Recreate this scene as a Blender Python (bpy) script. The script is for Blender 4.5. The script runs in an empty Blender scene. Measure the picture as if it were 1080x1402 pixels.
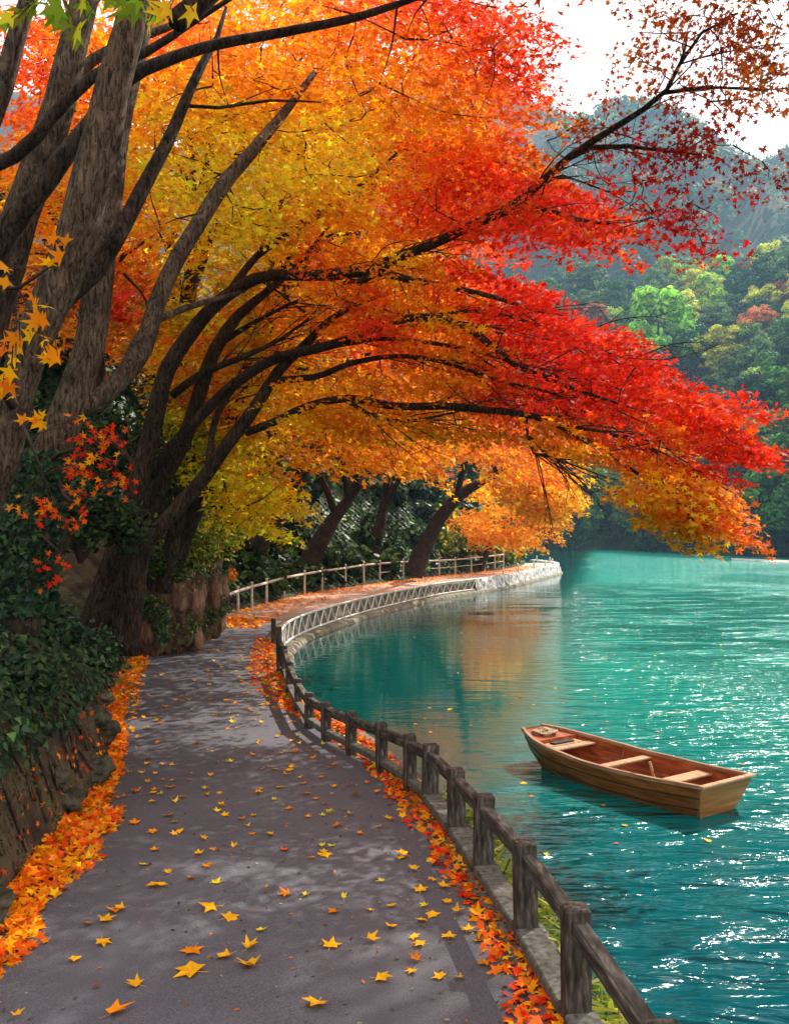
import bpy, math, random
import numpy as np
from mathutils import Vector, noise as mn
R = math.radians
rng = np.random.default_rng(7)
random.seed(7)
C = bpy.context.scene.collection
SC = bpy.context.scene

# ------------------------------------------------------------------ camera
F, CX, CY, HZ, CAMZ = 1250.0, 540.0, 701.0, 725.0, 2.6
PITCH = math.atan((HZ - CY) / F)
cam = bpy.data.objects.new('camera', bpy.data.cameras.new('camera'))
C.objects.link(cam)
cam.location = (0, 0, CAMZ)
cam.rotation_euler = (R(90) + PITCH, 0, 0)
cam.data.sensor_fit = 'VERTICAL'
cam.data.sensor_height = 24
cam.data.lens = 24 * F / 1402
cam.data.clip_start = 0.05
cam.data.clip_end = 3000
SC.camera = cam

# ------------------------------------------------------------------ sky and sun
SUN_AZ, SUN_EL = 40, 43          # azimuth clockwise from +Y
w = bpy.data.worlds.new('World'); SC.world = w; w.use_nodes = True
nt = w.node_tree; nt.nodes.clear()
out = nt.nodes.new('ShaderNodeOutputWorld'); bg = nt.nodes.new('ShaderNodeBackground')
sky = nt.nodes.new('ShaderNodeTexSky'); sky.sky_type = 'NISHITA'; sky.sun_disc = False
sky.sun_elevation = R(SUN_EL); sky.sun_rotation = R(SUN_AZ); sky.dust_density = 2.0
tc = nt.nodes.new('ShaderNodeTexCoord'); nz = nt.nodes.new('ShaderNodeTexNoise')
nz.inputs['Scale'].default_value = 2.2; nz.inputs['Detail'].default_value = 8
mp = nt.nodes.new('ShaderNodeMapping'); mp.inputs['Scale'].default_value = (1, 1, 2.6)
rp = nt.nodes.new('ShaderNodeMapRange'); rp.inputs['From Min'].default_value = .28; rp.inputs['From Max'].default_value = .5
rp.inputs['To Min'].default_value = .45; rp.inputs['To Max'].default_value = 1.0
mx = nt.nodes.new('ShaderNodeMix'); mx.data_type = 'RGBA'
mx.inputs[7].default_value = (10.0, 9.6, 9.0, 1)
bg.inputs['Strength'].default_value = .115
L = nt.links.new
L(tc.outputs['Generated'], mp.inputs[0]); L(mp.outputs[0], nz.inputs['Vector']); L(nz.outputs[0], rp.inputs[0])
L(rp.outputs[0], mx.inputs[0]); L(sky.outputs[0], mx.inputs[6]); L(mx.outputs[2], bg.inputs[0]); L(bg.outputs[0], out.inputs[0])

sd = bpy.data.lights.new('sun', 'SUN'); sd.energy = 5.0; sd.angle = R(.5); sd.color = (1, .93, .82)
so = bpy.data.objects.new('sun', sd); C.objects.link(so)
sv = Vector((math.sin(R(SUN_AZ)) * math.cos(R(SUN_EL)), math.cos(R(SUN_AZ)) * math.cos(R(SUN_EL)), math.sin(R(SUN_EL))))
so.rotation_euler = sv.to_track_quat('Z', 'Y').to_euler()
so.location = (30, 40, 60)

SC.view_settings.view_transform = 'Standard'; SC.view_settings.look = 'None'
SC.view_settings.gamma = 1; SC.view_settings.exposure = 0.78
SC.cycles.max_bounces = 8; SC.cycles.diffuse_bounces = 5; SC.cycles.transmission_bounces = 4
SC.cycles.volume_bounces = 0; SC.cycles.caustics_reflective = False; SC.cycles.caustics_refractive = False
SC.cycles.use_denoising = True
SC.cycles.sample_clamp_indirect = 4

# ------------------------------------------------------------------ helpers
cp, sp_ = math.cos(PITCH), math.sin(PITCH)
def ray(px, py):
    u, v = (px - CX) / F, (CY - py) / F
    return np.array([u, cp - v * sp_, sp_ + v * cp])
def at(px, py, Y):                     # world point at world-depth Y
    d = ray(px, py); return np.array([0, 0, CAMZ]) + d * (Y / d[1])
def gp(px, py, z=0.0):                 # point on the level z
    d = ray(px, py); return np.array([0, 0, CAMZ]) + d * ((z - CAMZ) / d[2])
def proj(P):                           # world -> photo pixel
    P = np.asarray(P, float); x = P[..., 0]; y = P[..., 1]; z = P[..., 2] - CAMZ
    dep = y * cp + z * sp_; up = -y * sp_ + z * cp
    dep = np.maximum(dep, .1)
    return CX + F * x / dep, CY - F * up / dep
def s2l(c):
    c = np.asarray(c, float) / 255.0
    return np.where(c <= .04045, c / 12.92, ((c + .055) / 1.055) ** 2.4)
def tag(o, label=None, cat=None, group=None, kind=None):
    if label: o['label'] = label
    if cat: o['category'] = cat
    if group: o['group'] = group
    if kind: o['kind'] = kind
    return o
def empty(name, loc, label=None, cat=None, group=None, rz=0):
    o = bpy.data.objects.new(name, None); C.objects.link(o); o.location = loc; o.rotation_euler[2] = rz
    o.empty_display_size = .2
    return tag(o, label, cat, group)
def link(name, me, mat, parent=None, smooth=False):
    o = bpy.data.objects.new(name, me); C.objects.link(o)
    if mat is not None: me.materials.append(mat)
    if parent is not None: o.parent = parent
    if smooth:
        me.polygons.foreach_set('use_smooth', np.ones(len(me.polygons), bool))
    return o
class MB:
    def __init__(s): s.v = []; s.f = []
    def add(s, v, f):
        n = len(s.v); s.v += [tuple(map(float, p)) for p in v]; s.f += [tuple(i + n for i in q) for q in f]
    def box(s, c, size, rot=None, taper=1.0, bev=0.0):
        c = np.array(c, float); hx, hy, hz = [a / 2 for a in size]
        if bev > 0:
            ring = [(hx - bev, hy), (hx, hy - bev), (hx, -hy + bev), (hx - bev, -hy), (-hx + bev, -hy), (-hx, -hy + bev), (-hx, hy - bev), (-hx + bev, hy)]
            lv = [(1, -hz), (1, hz - bev), (None, hz)]
            V = []
            for k, z in lv:
                for x, y in ring:
                    if k is None: V.append((math.copysign(abs(x) - bev * .7, x) * taper, math.copysign(abs(y) - bev * .7, y) * taper, z))
                    else: V.append((x * (taper if z > 0 else 1), y * (taper if z > 0 else 1), z))
            Fc = []
            for l in range(2):
                for i in range(8):
                    j = (i + 1) % 8; Fc.append((l * 8 + j, l * 8 + i, l * 8 + 8 + i, l * 8 + 8 + j))
            Fc.append(tuple(range(23, 15, -1))); Fc.append(tuple(range(8)))
        else:
            V = [(x * hx * (taper if z > 0 else 1), y * hy * (taper if z > 0 else 1), z * hz) for z in (-1, 1) for y in (-1, 1) for x in (-1, 1)]
            Fc = [(0, 2, 3, 1), (4, 5, 7, 6), (0, 1, 5, 4), (2, 6, 7, 3), (1, 3, 7, 5), (0, 4, 6, 2)]
        V = np.array(V)
        if rot is not None: V = V @ np.array(rot).T
        s.add(V + c, Fc)
    def beam(s, a, b, wid, hgt, up=(0, 0, 1), bev=.006):
        a = np.array(a, float); b = np.array(b, float); d = b - a; ln = np.linalg.norm(d); d /= ln
        up = np.array(up, float); x = np.cross(d, up); x /= np.linalg.norm(x); u = np.cross(x, d)
        pr = [(wid / 2 - bev, hgt / 2), (wid / 2, hgt / 2 - bev), (wid / 2, -hgt / 2 + bev), (wid / 2 - bev, -hgt / 2),
              (-wid / 2 + bev, -hgt / 2), (-wid / 2, -hgt / 2 + bev), (-wid / 2, hgt / 2 - bev), (-wid / 2 + bev, hgt / 2)]
        V = [p + x * q[0] + u * q[1] for p in (a, b) for q in pr]
        Fc = [(i, (i + 1) % 8, 8 + (i + 1) % 8, 8 + i) for i in range(8)] + [tuple(range(7, -1, -1)), tuple(range(8, 16))]
        s.add(V, Fc)
    def tube(s, pts, rad, n=8, rough=0.0, cap=True):
        P = np.array(pts, float); K = len(P); rad = np.broadcast_to(np.array(rad, float), (K,)).copy()
        T = np.gradient(P, axis=0); T /= np.linalg.norm(T, axis=1)[:, None] + 1e-9
        ref = np.array([0.3, 1, .1]); ref = ref / np.linalg.norm(ref)
        X = np.cross(T, ref); X /= np.linalg.norm(X, axis=1)[:, None] + 1e-9; Y = np.cross(T, X)
        ang = np.linspace(0, 2 * np.pi, n, endpoint=False)
        rr = rad[:, None] * np.ones((1, n))
        if rough:
            ph = rng.uniform(0, 6.28, 3); ii = np.arange(K)[:, None]
            rr = rr * (1 + rough * (np.sin(3 * ang[None] + ph[0] + ii * .13) * .5 + .5 * np.sin(5 * ang[None] + ph[1] - ii * .21) + rng.uniform(-.4, .4, (K, n))))
        V = P[:, None] + rr[..., None] * (np.cos(ang)[None, :, None] * X[:, None] + np.sin(ang)[None, :, None] * Y[:, None])
        V = V.reshape(-1, 3); Fc = []
        for k in range(K - 1):
            for i in range(n):
                j = (i + 1) % n; Fc.append((k * n + i, k * n + j, k * n + n + j, k * n + n + i))
        if cap: Fc.append(tuple(range(n - 1, -1, -1))); Fc.append(tuple((K - 1) * n + i for i in range(n)))
        s.add(V, Fc)
    def build(s, name, mat, parent=None, org=(0, 0, 0), smooth=False):
        me = bpy.data.meshes.new(name)
        V = np.array(s.v) - np.array(org, float)
        me.from_pydata(V.tolist(), [], s.f); me.update()
        return link(name, me, mat, parent, smooth)
def spline(pts, step=.25):
    P = np.array(pts, float)
    if len(P) < 3:
        n = max(2, int(np.linalg.norm(P[-1] - P[0]) / step)); return P[0] + (P[-1] - P[0]) * np.linspace(0, 1, n + 1)[:, None]
    Q = np.vstack([2 * P[0] - P[1], P, 2 * P[-1] - P[-2]]); o = []
    for i in range(1, len(Q) - 2):
        n = max(1, int(np.linalg.norm(Q[i + 1, :3] - Q[i, :3]) / step))
        for t in np.arange(n) / n:
            a, b, c, d = Q[i - 1], Q[i], Q[i + 1], Q[i + 2]
            o.append(.5 * (2 * b + (c - a) * t + (2 * a - 5 * b + 4 * c - d) * t * t + (3 * b - a - 3 * c + d) * t ** 3))
    o.append(P[-1]); return np.array(o)
def grid_mesh(name, V, nr, nc, mat, kind=None, parent=None):
    me = bpy.data.meshes.new(name)
    idx = np.arange(nr * nc).reshape(nr, nc)
    q = np.stack([idx[:-1, :-1], idx[:-1, 1:], idx[1:, 1:], idx[1:, :-1]], -1).reshape(-1, 4)
    me.from_pydata(np.asarray(V).reshape(-1, 3).tolist(), [], q.tolist()); me.update()
    o = link(name, me, mat, parent, True)
    if kind: o['kind'] = kind
    return o
def polar(l): return np.array([(r * math.cos(R(a)), r * math.sin(R(a))) for a, r in l])
MAPLE = polar([(270, .12), (340, .62), (8, .36), (38, .95), (63, .42), (90, 1.1), (117, .42), (142, .95), (172, .36), (200, .62)])
MAPLEF = polar([(270, .2), (338, .66), (6, .46), (36, .95), (62, .54), (90, 1.05), (118, .54), (144, .95), (174, .46), (202, .66)])
MAPLE6 = polar([(270, .25), (10, .9), (50, .38), (90, 1.05), (130, .38), (170, .9)])
OVAL = polar([(270, .9), (330, .62), (45, .6), (90, 1.1), (135, .6), (210, .62)])
IVYL = polar([(270, .35), (335, .85), (20, .55), (90, 1.05), (160, .55), (205, .85)])
def unit(v): return v / (np.linalg.norm(v, axis=-1, keepdims=True) + 1e-9)
def leaves(name, P, N, size, col, shape, mat, parent=None, org=(0, 0, 0), curl=.22, tdir=None):
    P = np.asarray(P, float) - np.array(org, float); n = len(P); k = len(shape)
    N = unit(N); T = rng.normal(size=(n, 3)) if tdir is None else tdir
    U = unit(np.cross(N, T)); W = np.cross(N, U)
    size = np.broadcast_to(size, (n,))
    r2 = (shape ** 2).sum(1)
    cr = curl * rng.uniform(-.3, 1.3, n)
    V = P[:, None] + size[:, None, None] * (U[:, None] * shape[None, :, :1] + W[:, None] * shape[None, :, 1:2] - N[:, None] * (r2[None, :, None] * cr[:, None, None]))
    V = V.reshape(-1, 3)
    me = bpy.data.meshes.new(name)
    me.vertices.add(n * k); me.vertices.foreach_set('co', V.astype(np.float32).ravel())
    me.loops.add(n * k); me.loops.foreach_set('vertex_index', np.arange(n * k, dtype=np.int32))
    me.polygons.add(n); me.polygons.foreach_set('loop_start', (np.arange(n) * k).astype(np.int32))
    me.update(calc_edges=True)
    a = me.attributes.new('Col', 'FLOAT_COLOR', 'FACE')
    a.data.foreach_set('color', np.hstack([np.clip(col, 0, 1), np.ones((n, 1))]).astype(np.float32).ravel())
    return link(name, me, mat, parent)

# ------------------------------------------------------------------ materials
def mat(name):
    m = bpy.data.materials.new(name); m.use_nodes = True
    return m, m.node_tree, m.node_tree.nodes['Principled BSDF']
def nd(t, kind, **kw):
    n = t.nodes.new(kind)
    for k, v in kw.items(): n.inputs[k].default_value = v
    return n
def ramp(t, fac, stops):
    r = t.nodes.new('ShaderNodeValToRGB'); e = r.color_ramp.elements
    while len(e) < len(stops): e.new(.5)
    for i, (p, c) in enumerate(stops): e[i].position = p; e[i].color = tuple(c) + (1,)
    t.links.new(fac, r.inputs[0]); return r
def noisy(name, stops, scale=5, detail=8, rough=.8, bump=.3, bscale=None, stretch=None, dist=0.02, coord='Object', spec=.3, ndist=0):
    m, t, b = mat(name); tcn = t.nodes.new('ShaderNodeTexCoord'); v = tcn.outputs[coord]
    if stretch:
        mpn = t.nodes.new('ShaderNodeMapping'); mpn.inputs['Scale'].default_value = stretch; t.links.new(v, mpn.inputs[0]); v = mpn.outputs[0]
    n = nd(t, 'ShaderNodeTexNoise', Scale=scale, Detail=detail, Distortion=ndist); t.links.new(v, n.inputs['Vector'])
    r = ramp(t, n.outputs[0], stops); t.links.new(r.outputs[0], b.inputs['Base Color'])
    n2 = nd(t, 'ShaderNodeTexNoise', Scale=bscale or scale * 4, Detail=6); t.links.new(v, n2.inputs['Vector'])
    bp = nd(t, 'ShaderNodeBump', Strength=bump, Distance=dist); t.links.new(n2.outputs[0], bp.inputs['Height']); t.links.new(bp.outputs[0], b.inputs['Normal'])
    b.inputs['Roughness'].default_value = rough; b.inputs['Specular IOR Level'].default_value = spec
    return m
def leaf_mat(name, trans=.5, rough=.45, spec=.25, objvar=0):
    m, t, b = mat(name); a = t.nodes.new('ShaderNodeAttribute'); a.attribute_name = 'Col'
    col = a.outputs['Color']
    if objvar:
        oi = t.nodes.new('ShaderNodeObjectInfo'); hs = t.nodes.new('ShaderNodeHueSaturation')
        mr = nd(t, 'ShaderNodeMapRange'); mr.inputs['To Min'].default_value = 1 - objvar; mr.inputs['To Max'].default_value = 1 + objvar
        mh = nd(t, 'ShaderNodeMapRange'); mh.inputs['To Min'].default_value = .47; mh.inputs['To Max'].default_value = .53
        wn = t.nodes.new('ShaderNodeMath'); wn.operation = 'FRACT'; ml = t.nodes.new('ShaderNodeMath'); ml.operation = 'MULTIPLY'; ml.inputs[1].default_value = 7.31
        t.links.new(oi.outputs['Random'], mr.inputs[0]); t.links.new(oi.outputs['Random'], ml.inputs[0]); t.links.new(ml.outputs[0], wn.inputs[0]); t.links.new(wn.outputs[0], mh.inputs[0])
        t.links.new(mr.outputs[0], hs.inputs['Value']); t.links.new(mh.outputs[0], hs.inputs['Hue']); t.links.new(col, hs.inputs['Color']); col = hs.outputs[0]
    t.links.new(col, b.inputs['Base Color']); b.inputs['Roughness'].default_value = rough; b.inputs['Specular IOR Level'].default_value = spec
    tr = t.nodes.new('ShaderNodeBsdfTranslucent'); t.links.new(col, tr.inputs[0])
    ms = t.nodes.new('ShaderNodeMixShader'); ms.inputs[0].default_value = trans
    t.links.new(b.outputs[0], ms.inputs[1]); t.links.new(tr.outputs[0], ms.inputs[2])
    t.links.new(ms.outputs[0], t.nodes['Material Output'].inputs[0]); return m

M_leaf = leaf_mat('maple_leaf', .6, .6, .1)
M_litter = leaf_mat('fallen_leaf', .25, .6, .12)
M_ivy = leaf_mat('ivy_leaf', .2, .5, .18)
M_wood_far = leaf_mat('woodland_leaf', .35, .6, .1, .28)
def bark(name, dark, mid, lite, lichen, amt):
    m, t, b = mat(name); tcn = t.nodes.new('ShaderNodeTexCoord')
    mpn = t.nodes.new('ShaderNodeMapping'); mpn.inputs['Scale'].default_value = (1, 1, .2); mpn.inputs['Rotation'].default_value = (0, R(-14), 0); t.links.new(tcn.outputs['Object'], mpn.inputs[0])
    f = nd(t, 'ShaderNodeTexNoise', Scale=34, Detail=12, Roughness=.62, Distortion=.8); t.links.new(mpn.outputs[0], f.inputs['Vector'])
    g = nd(t, 'ShaderNodeTexNoise', Scale=3.2, Detail=6); t.links.new(tcn.outputs['Object'], g.inputs['Vector'])
    h = nd(t, 'ShaderNodeTexNoise', Scale=26, Detail=8, Roughness=.7); t.links.new(tcn.outputs['Object'], h.inputs['Vector'])
    r = ramp(t, f.outputs[0], [(.38, dark), (.47, mid), (.62, lite)])
    r2 = ramp(t, g.outputs[0], [(.3, (.55, .53, .5)), (.7, (1.35, 1.3, 1.22))])
    mu = t.nodes.new('ShaderNodeMix'); mu.data_type = 'RGBA'; mu.blend_type = 'MULTIPLY'; mu.inputs[0].default_value = 1; t.links.new(r.outputs[0], mu.inputs[6]); t.links.new(r2.outputs[0], mu.inputs[7])
    l = nd(t, 'ShaderNodeMapRange'); l.inputs['From Min'].default_value = .6; l.inputs['From Max'].default_value = .66; l.inputs['To Max'].default_value = amt; t.links.new(h.outputs[0], l.inputs[0])
    m2 = t.nodes.new('ShaderNodeMix'); m2.data_type = 'RGBA'; m2.inputs[7].default_value = tuple(lichen) + (1,); t.links.new(l.outputs[0], m2.inputs[0]); t.links.new(mu.outputs[2], m2.inputs[6]); t.links.new(m2.outputs[2], b.inputs['Base Color'])
    b1 = nd(t, 'ShaderNodeBump', Strength=1, Distance=.035); t.links.new(f.outputs[0], b1.inputs['Height'])
    b2 = nd(t, 'ShaderNodeBump', Strength=.6, Distance=.012); t.links.new(h.outputs[0], b2.inputs['Height']); t.links.new(b1.outputs[0], b2.inputs['Normal']); t.links.new(b2.outputs[0], b.inputs['Normal'])
    b.inputs['Roughness'].default_value = .88; b.inputs['Specular IOR Level'].default_value = .12
    return m
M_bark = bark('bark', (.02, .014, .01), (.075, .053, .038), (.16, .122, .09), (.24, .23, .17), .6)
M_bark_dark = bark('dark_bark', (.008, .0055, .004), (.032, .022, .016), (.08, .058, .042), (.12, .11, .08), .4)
M_twig = noisy('twig_bark', [(.3, (.015, .009, .007)), (.7, (.06, .035, .025))], 9, 4, .8, .3)
M_post = noisy('weathered_timber', [(.32, (.014, .011, .009)), (.48, (.05, .039, .031)), (.6, (.1, .082, .067)), (.72, (.22, .19, .155))], 34, 12, .8, .9, 60, (1, 1, .22), .006)
M_rail = noisy('weathered_rail_timber', [(.32, (.016, .013, .011)), (.48, (.055, .046, .039)), (.6, (.11, .096, .082)), (.72, (.24, .21, .18))], 34, 12, .75, .9, 60, (.6, .14, 1), .006)
M_kick = noisy('mossy_board', [(.3, (.045, .042, .035)), (.5, (.11, .105, .09)), (.62, (.16, .15, .13)), (.75, (.07, .08, .03))], 22, 12, .85, .6, 30, None, .006)
M_pale = noisy('pale_painted_wood', [(.3, (.4, .34, .27)), (.7, (.66, .6, .52))], 8, 6, .7, .3, None, None, .005)
M_white = noisy('white_painted_wood', [(.3, (.5, .47, .42)), (.7, (.78, .76, .72))], 6, 6, .6, .3, None, None, .005)
M_pale_bar = noisy('pale_bar', [(.3, (.2, .18, .155)), (.5, (.38, .35, .31)), (.7, (.55, .52, .47))], 3, 10, .85, .8, 9, None, .05)
M_wallstone = noisy('mossy_stone', [(.3, (.07, .075, .045)), (.5, (.17, .16, .11)), (.7, (.3, .28, .22))], 4, 10, .9, .8, 10, None, .05)
M_rubble = noisy('white_rubble', [(.3, (.16, .16, .16)), (.45, (.42, .41, .4)), (.7, (.72, .7, .67))], 3.2, 8, .85, .8, 9, None, .06)
M_rock = noisy('rust_brown_rock', [(.3, (.02, .013, .009)), (.46, (.1, .05, .028)), (.58, (.24, .125, .07)), (.68, (.3, .19, .11)), (.8, (.3, .25, .17))], 3.5, 14, .9, 1, 9, (1, 1, .4), .2, ndist=.5)
M_soil = noisy('mossy_earth', [(.28, (.02, .015, .011)), (.45, (.055, .04, .024)), (.58, (.10, .08, .048)), (.7, (.07, .085, .025))], 2.5, 12, .95, 1, 7, None, .1)
M_mossrock = noisy('mossy_rock', [(.3, (.02, .02, .013)), (.48, (.06, .06, .035)), (.6, (.1, .095, .07)), (.72, (.06, .075, .022))], 7, 12, .95, 1, 14, None, .06)
M_under = noisy('forest_floor', [(.3, (.008, .014, .005)), (.5, (.018, .03, .01)), (.7, (.04, .045, .016))], .7, 12, .95, 1, 3, None, .2)

def asphalt():
    m, t, b = mat('asphalt'); tcn = t.nodes.new('ShaderNodeTexCoord'); v = tcn.outputs['Object']
    n1 = nd(t, 'ShaderNodeTexNoise', Scale=.45, Detail=5, Distortion=.4); n2 = nd(t, 'ShaderNodeTexNoise', Scale=120, Detail=4, Roughness=.7); vo = nd(t, 'ShaderNodeTexVoronoi', Scale=110)
    for n in (n1, n2, vo): t.links.new(v, n.inputs['Vector'])
    r1 = ramp(t, n1.outputs[0], [(.3, (.070, .072, .088)), (.5, (.084, .086, .104)), (.7, (.1, .102, .12))])
    r2 = ramp(t, n2.outputs[0], [(.32, (.5, .5, .52)), (.5, (1, 1, 1)), (.66, (1.7, 1.68, 1.66))])
    mxn = t.nodes.new('ShaderNodeMix'); mxn.data_type = 'RGBA'; mxn.blend_type = 'MULTIPLY'; mxn.inputs[0].default_value = 1
    t.links.new(r1.outputs[0], mxn.inputs[6]); t.links.new(r2.outputs[0], mxn.inputs[7])
    # far stretch: buff surface, past the bend
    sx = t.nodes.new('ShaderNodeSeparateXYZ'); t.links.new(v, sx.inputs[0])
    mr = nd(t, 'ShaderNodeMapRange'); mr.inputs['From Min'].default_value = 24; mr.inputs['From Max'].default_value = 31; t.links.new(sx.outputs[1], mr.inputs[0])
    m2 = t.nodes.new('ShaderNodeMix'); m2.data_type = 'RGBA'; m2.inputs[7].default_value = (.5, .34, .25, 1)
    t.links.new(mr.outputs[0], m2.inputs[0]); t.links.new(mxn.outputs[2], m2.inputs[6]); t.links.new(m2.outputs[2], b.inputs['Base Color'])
    bp = nd(t, 'ShaderNodeBump', Strength=.35, Distance=.004); t.links.new(vo.outputs[0], bp.inputs['Height']); t.links.new(bp.outputs[0], b.inputs['Normal'])
    b.inputs['Roughness'].default_value = .62; b.inputs['Specular IOR Level'].default_value = .4
    return m
M_asph = asphalt()

WAVE_A, WAVE_B = .4, .9
def water():
    m, t, b = mat('lake_water'); tcn = t.nodes.new('ShaderNodeTexCoord'); v = tcn.outputs['Object']
    # colour: dark teal near and beside the walk, turquoise farther out
    n0 = nd(t, 'ShaderNodeTexNoise', Scale=.07, Detail=3); t.links.new(v, n0.inputs['Vector'])
    sx = t.nodes.new('ShaderNodeSeparateXYZ'); t.links.new(v, sx.inputs[0])
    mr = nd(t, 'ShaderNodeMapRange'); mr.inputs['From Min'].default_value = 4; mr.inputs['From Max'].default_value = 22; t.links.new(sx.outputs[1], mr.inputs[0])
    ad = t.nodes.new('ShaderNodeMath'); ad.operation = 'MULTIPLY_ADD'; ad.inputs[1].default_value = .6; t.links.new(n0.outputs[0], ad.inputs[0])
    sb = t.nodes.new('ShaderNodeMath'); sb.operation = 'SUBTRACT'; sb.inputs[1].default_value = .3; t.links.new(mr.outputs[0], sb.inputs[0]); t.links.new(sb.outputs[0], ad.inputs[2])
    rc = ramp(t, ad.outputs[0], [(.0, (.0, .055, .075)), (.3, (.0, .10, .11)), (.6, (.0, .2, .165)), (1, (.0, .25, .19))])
    mxw = t.nodes.new('ShaderNodeMix'); mxw.data_type = 'RGBA'; mxw.inputs[6].default_value = (0, .045, .042, 1); t.links.new(rc.outputs[0], mxw.inputs[7]); t.links.new(mxw.outputs[2], b.inputs['Base Color'])  # base colour darkened beside the walk to let the tree reflection show
    b.inputs['Roughness'].default_value = .13; b.inputs['IOR'].default_value = 1.33
    # waves: broad swell, finer ripples, and wind patches where the surface breaks into small facets
    b.inputs['Specular IOR Level'].default_value = .5
    mpn = t.nodes.new('ShaderNodeMapping'); mpn.inputs['Rotation'].default_value = (0, 0, R(-14)); mpn.inputs['Scale'].default_value = (.5, 1.6, 1); t.links.new(v, mpn.inputs[0])
    a = nd(t, 'ShaderNodeTexNoise', Scale=1.2, Detail=2, Distortion=.6); c = nd(t, 'ShaderNodeTexNoise', Scale=5.5, Detail=3, Distortion=.4); wm = nd(t, 'ShaderNodeTexNoise', Scale=.055, Detail=4)
    t.links.new(mpn.outputs[0], a.inputs['Vector']); t.links.new(mpn.outputs[0], c.inputs['Vector']); t.links.new(v, wm.inputs['Vector'])
    def rng_(src, a0, a1, b0, b1):
        q = nd(t, 'ShaderNodeMapRange'); q.inputs['From Min'].default_value = a0; q.inputs['From Max'].default_value = a1; q.inputs['To Min'].default_value = b0; q.inputs['To Max'].default_value = b1; q.interpolation_type = 'SMOOTHSTEP' if b0 != -.5 else 'LINEAR'; t.links.new(src, q.inputs[0]); return q.outputs[0]
    def mul(x, y_):
        q = t.nodes.new('ShaderNodeMath'); q.operation = 'MULTIPLY'; t.links.new(x, q.inputs[0]); t.links.new(y_, q.inputs[1]); return q.outputs[0]
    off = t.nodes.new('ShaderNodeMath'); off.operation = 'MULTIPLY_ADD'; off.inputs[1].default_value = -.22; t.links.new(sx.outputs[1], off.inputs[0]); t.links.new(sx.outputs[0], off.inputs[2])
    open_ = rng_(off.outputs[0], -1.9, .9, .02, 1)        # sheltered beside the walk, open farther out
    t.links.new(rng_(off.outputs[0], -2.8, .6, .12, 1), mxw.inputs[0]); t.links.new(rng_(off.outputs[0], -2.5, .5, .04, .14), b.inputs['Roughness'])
    t.links.new(rng_(off.outputs[0], -2.2, .8, 1.0, .22), b.inputs['Specular IOR Level'])
    wind = rng_(wm.outputs[0], .5, .64, .08, .5)
    def patch(cx, cy, rx, ry):      # a breeze patch on the lake
        q = t.nodes.new('ShaderNodeMapping'); q.inputs['Location'].default_value = (-cx / rx, -cy / ry, 0); q.inputs['Scale'].default_value = (1 / rx, 1 / ry, 0); t.links.new(v, q.inputs[0])
        g = t.nodes.new('ShaderNodeTexGradient'); g.gradient_type = 'SPHERICAL'; t.links.new(q.outputs[0], g.inputs[0])
        st = nd(t, 'ShaderNodeTexNoise', Scale=.8, Detail=4); t.links.new(mpn.outputs[0], st.inputs['Vector'])
        return mul(rng_(g.outputs['Fac'], 0, .45, 0, 1), rng_(st.outputs[0], .42, .58, .1, 1))
    mxp = t.nodes.new('ShaderNodeMath'); mxp.operation = 'MAXIMUM'; t.links.new(wind, mxp.inputs[0]); t.links.new(patch(13, 36, 13, 22), mxp.inputs[1]); wind = mxp.outputs[0]
    b1 = nd(t, 'ShaderNodeBump', Strength=1, Distance=WAVE_A); t.links.new(mul(rng_(a.outputs[0], 0, 1, -.5, .5), open_), b1.inputs['Height'])
    b2 = nd(t, 'ShaderNodeBump', Strength=1, Distance=WAVE_B); t.links.new(mul(rng_(c.outputs[0], 0, 1, -.5, .5), mul(open_, wind)), b2.inputs['Height']); t.links.new(b1.outputs[0], b2.inputs['Normal'])
    t.links.new(b2.outputs[0], b.inputs['Normal'])
    return m
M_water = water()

# ------------------------------------------------------------------ the setting
WZ = -0.6
Rpx = [(750,1402),(692,1270),(642,1200),(598,1120),(540,1060),(480,1010),(420,975),(386,945),(369,905),(372,875),(392,853),(450,833),(520,816),(600,801),(680,791),(735,780)]
Redge = [np.array([.85, -6, 0]), np.array([.86, 0, 0]), np.array([.85, 3, 0])] + [gp(x, y) for x, y in Rpx] + [np.array([11.6, 66, 0]), np.array([12.2, 71, 0]), np.array([11.4, 76, 0])]
Redge = spline(Redge, .3)
Bpts = [np.array([-2.2, -8, 0]), np.array([-2.4, 0, 0]), np.array([-2.55, 4, 0])] + [gp(x, y) for x, y in [(0,1250),(60,1172),(112,1105),(148,1050),(158,960),(172,918),(204,885),(250,864),(290,849),(312,841),(345,832),(389,821),(441,810),(498,802),(552,795),(601,789),(645,785),(689,780)]]
Bpts += [np.array([9.2, 66, 0]), np.array([10.3, 72, 0]), np.array([11.5, 82, 0]), np.array([14, 110, 0]), np.array([18, 165, 0])]
Bank = spline(Bpts, .3)
def along(C_, y):      # point of a polyline at world y
    return np.array([np.interp(y, C_[:, 1], C_[:, 0]), y, 0.0])
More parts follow.
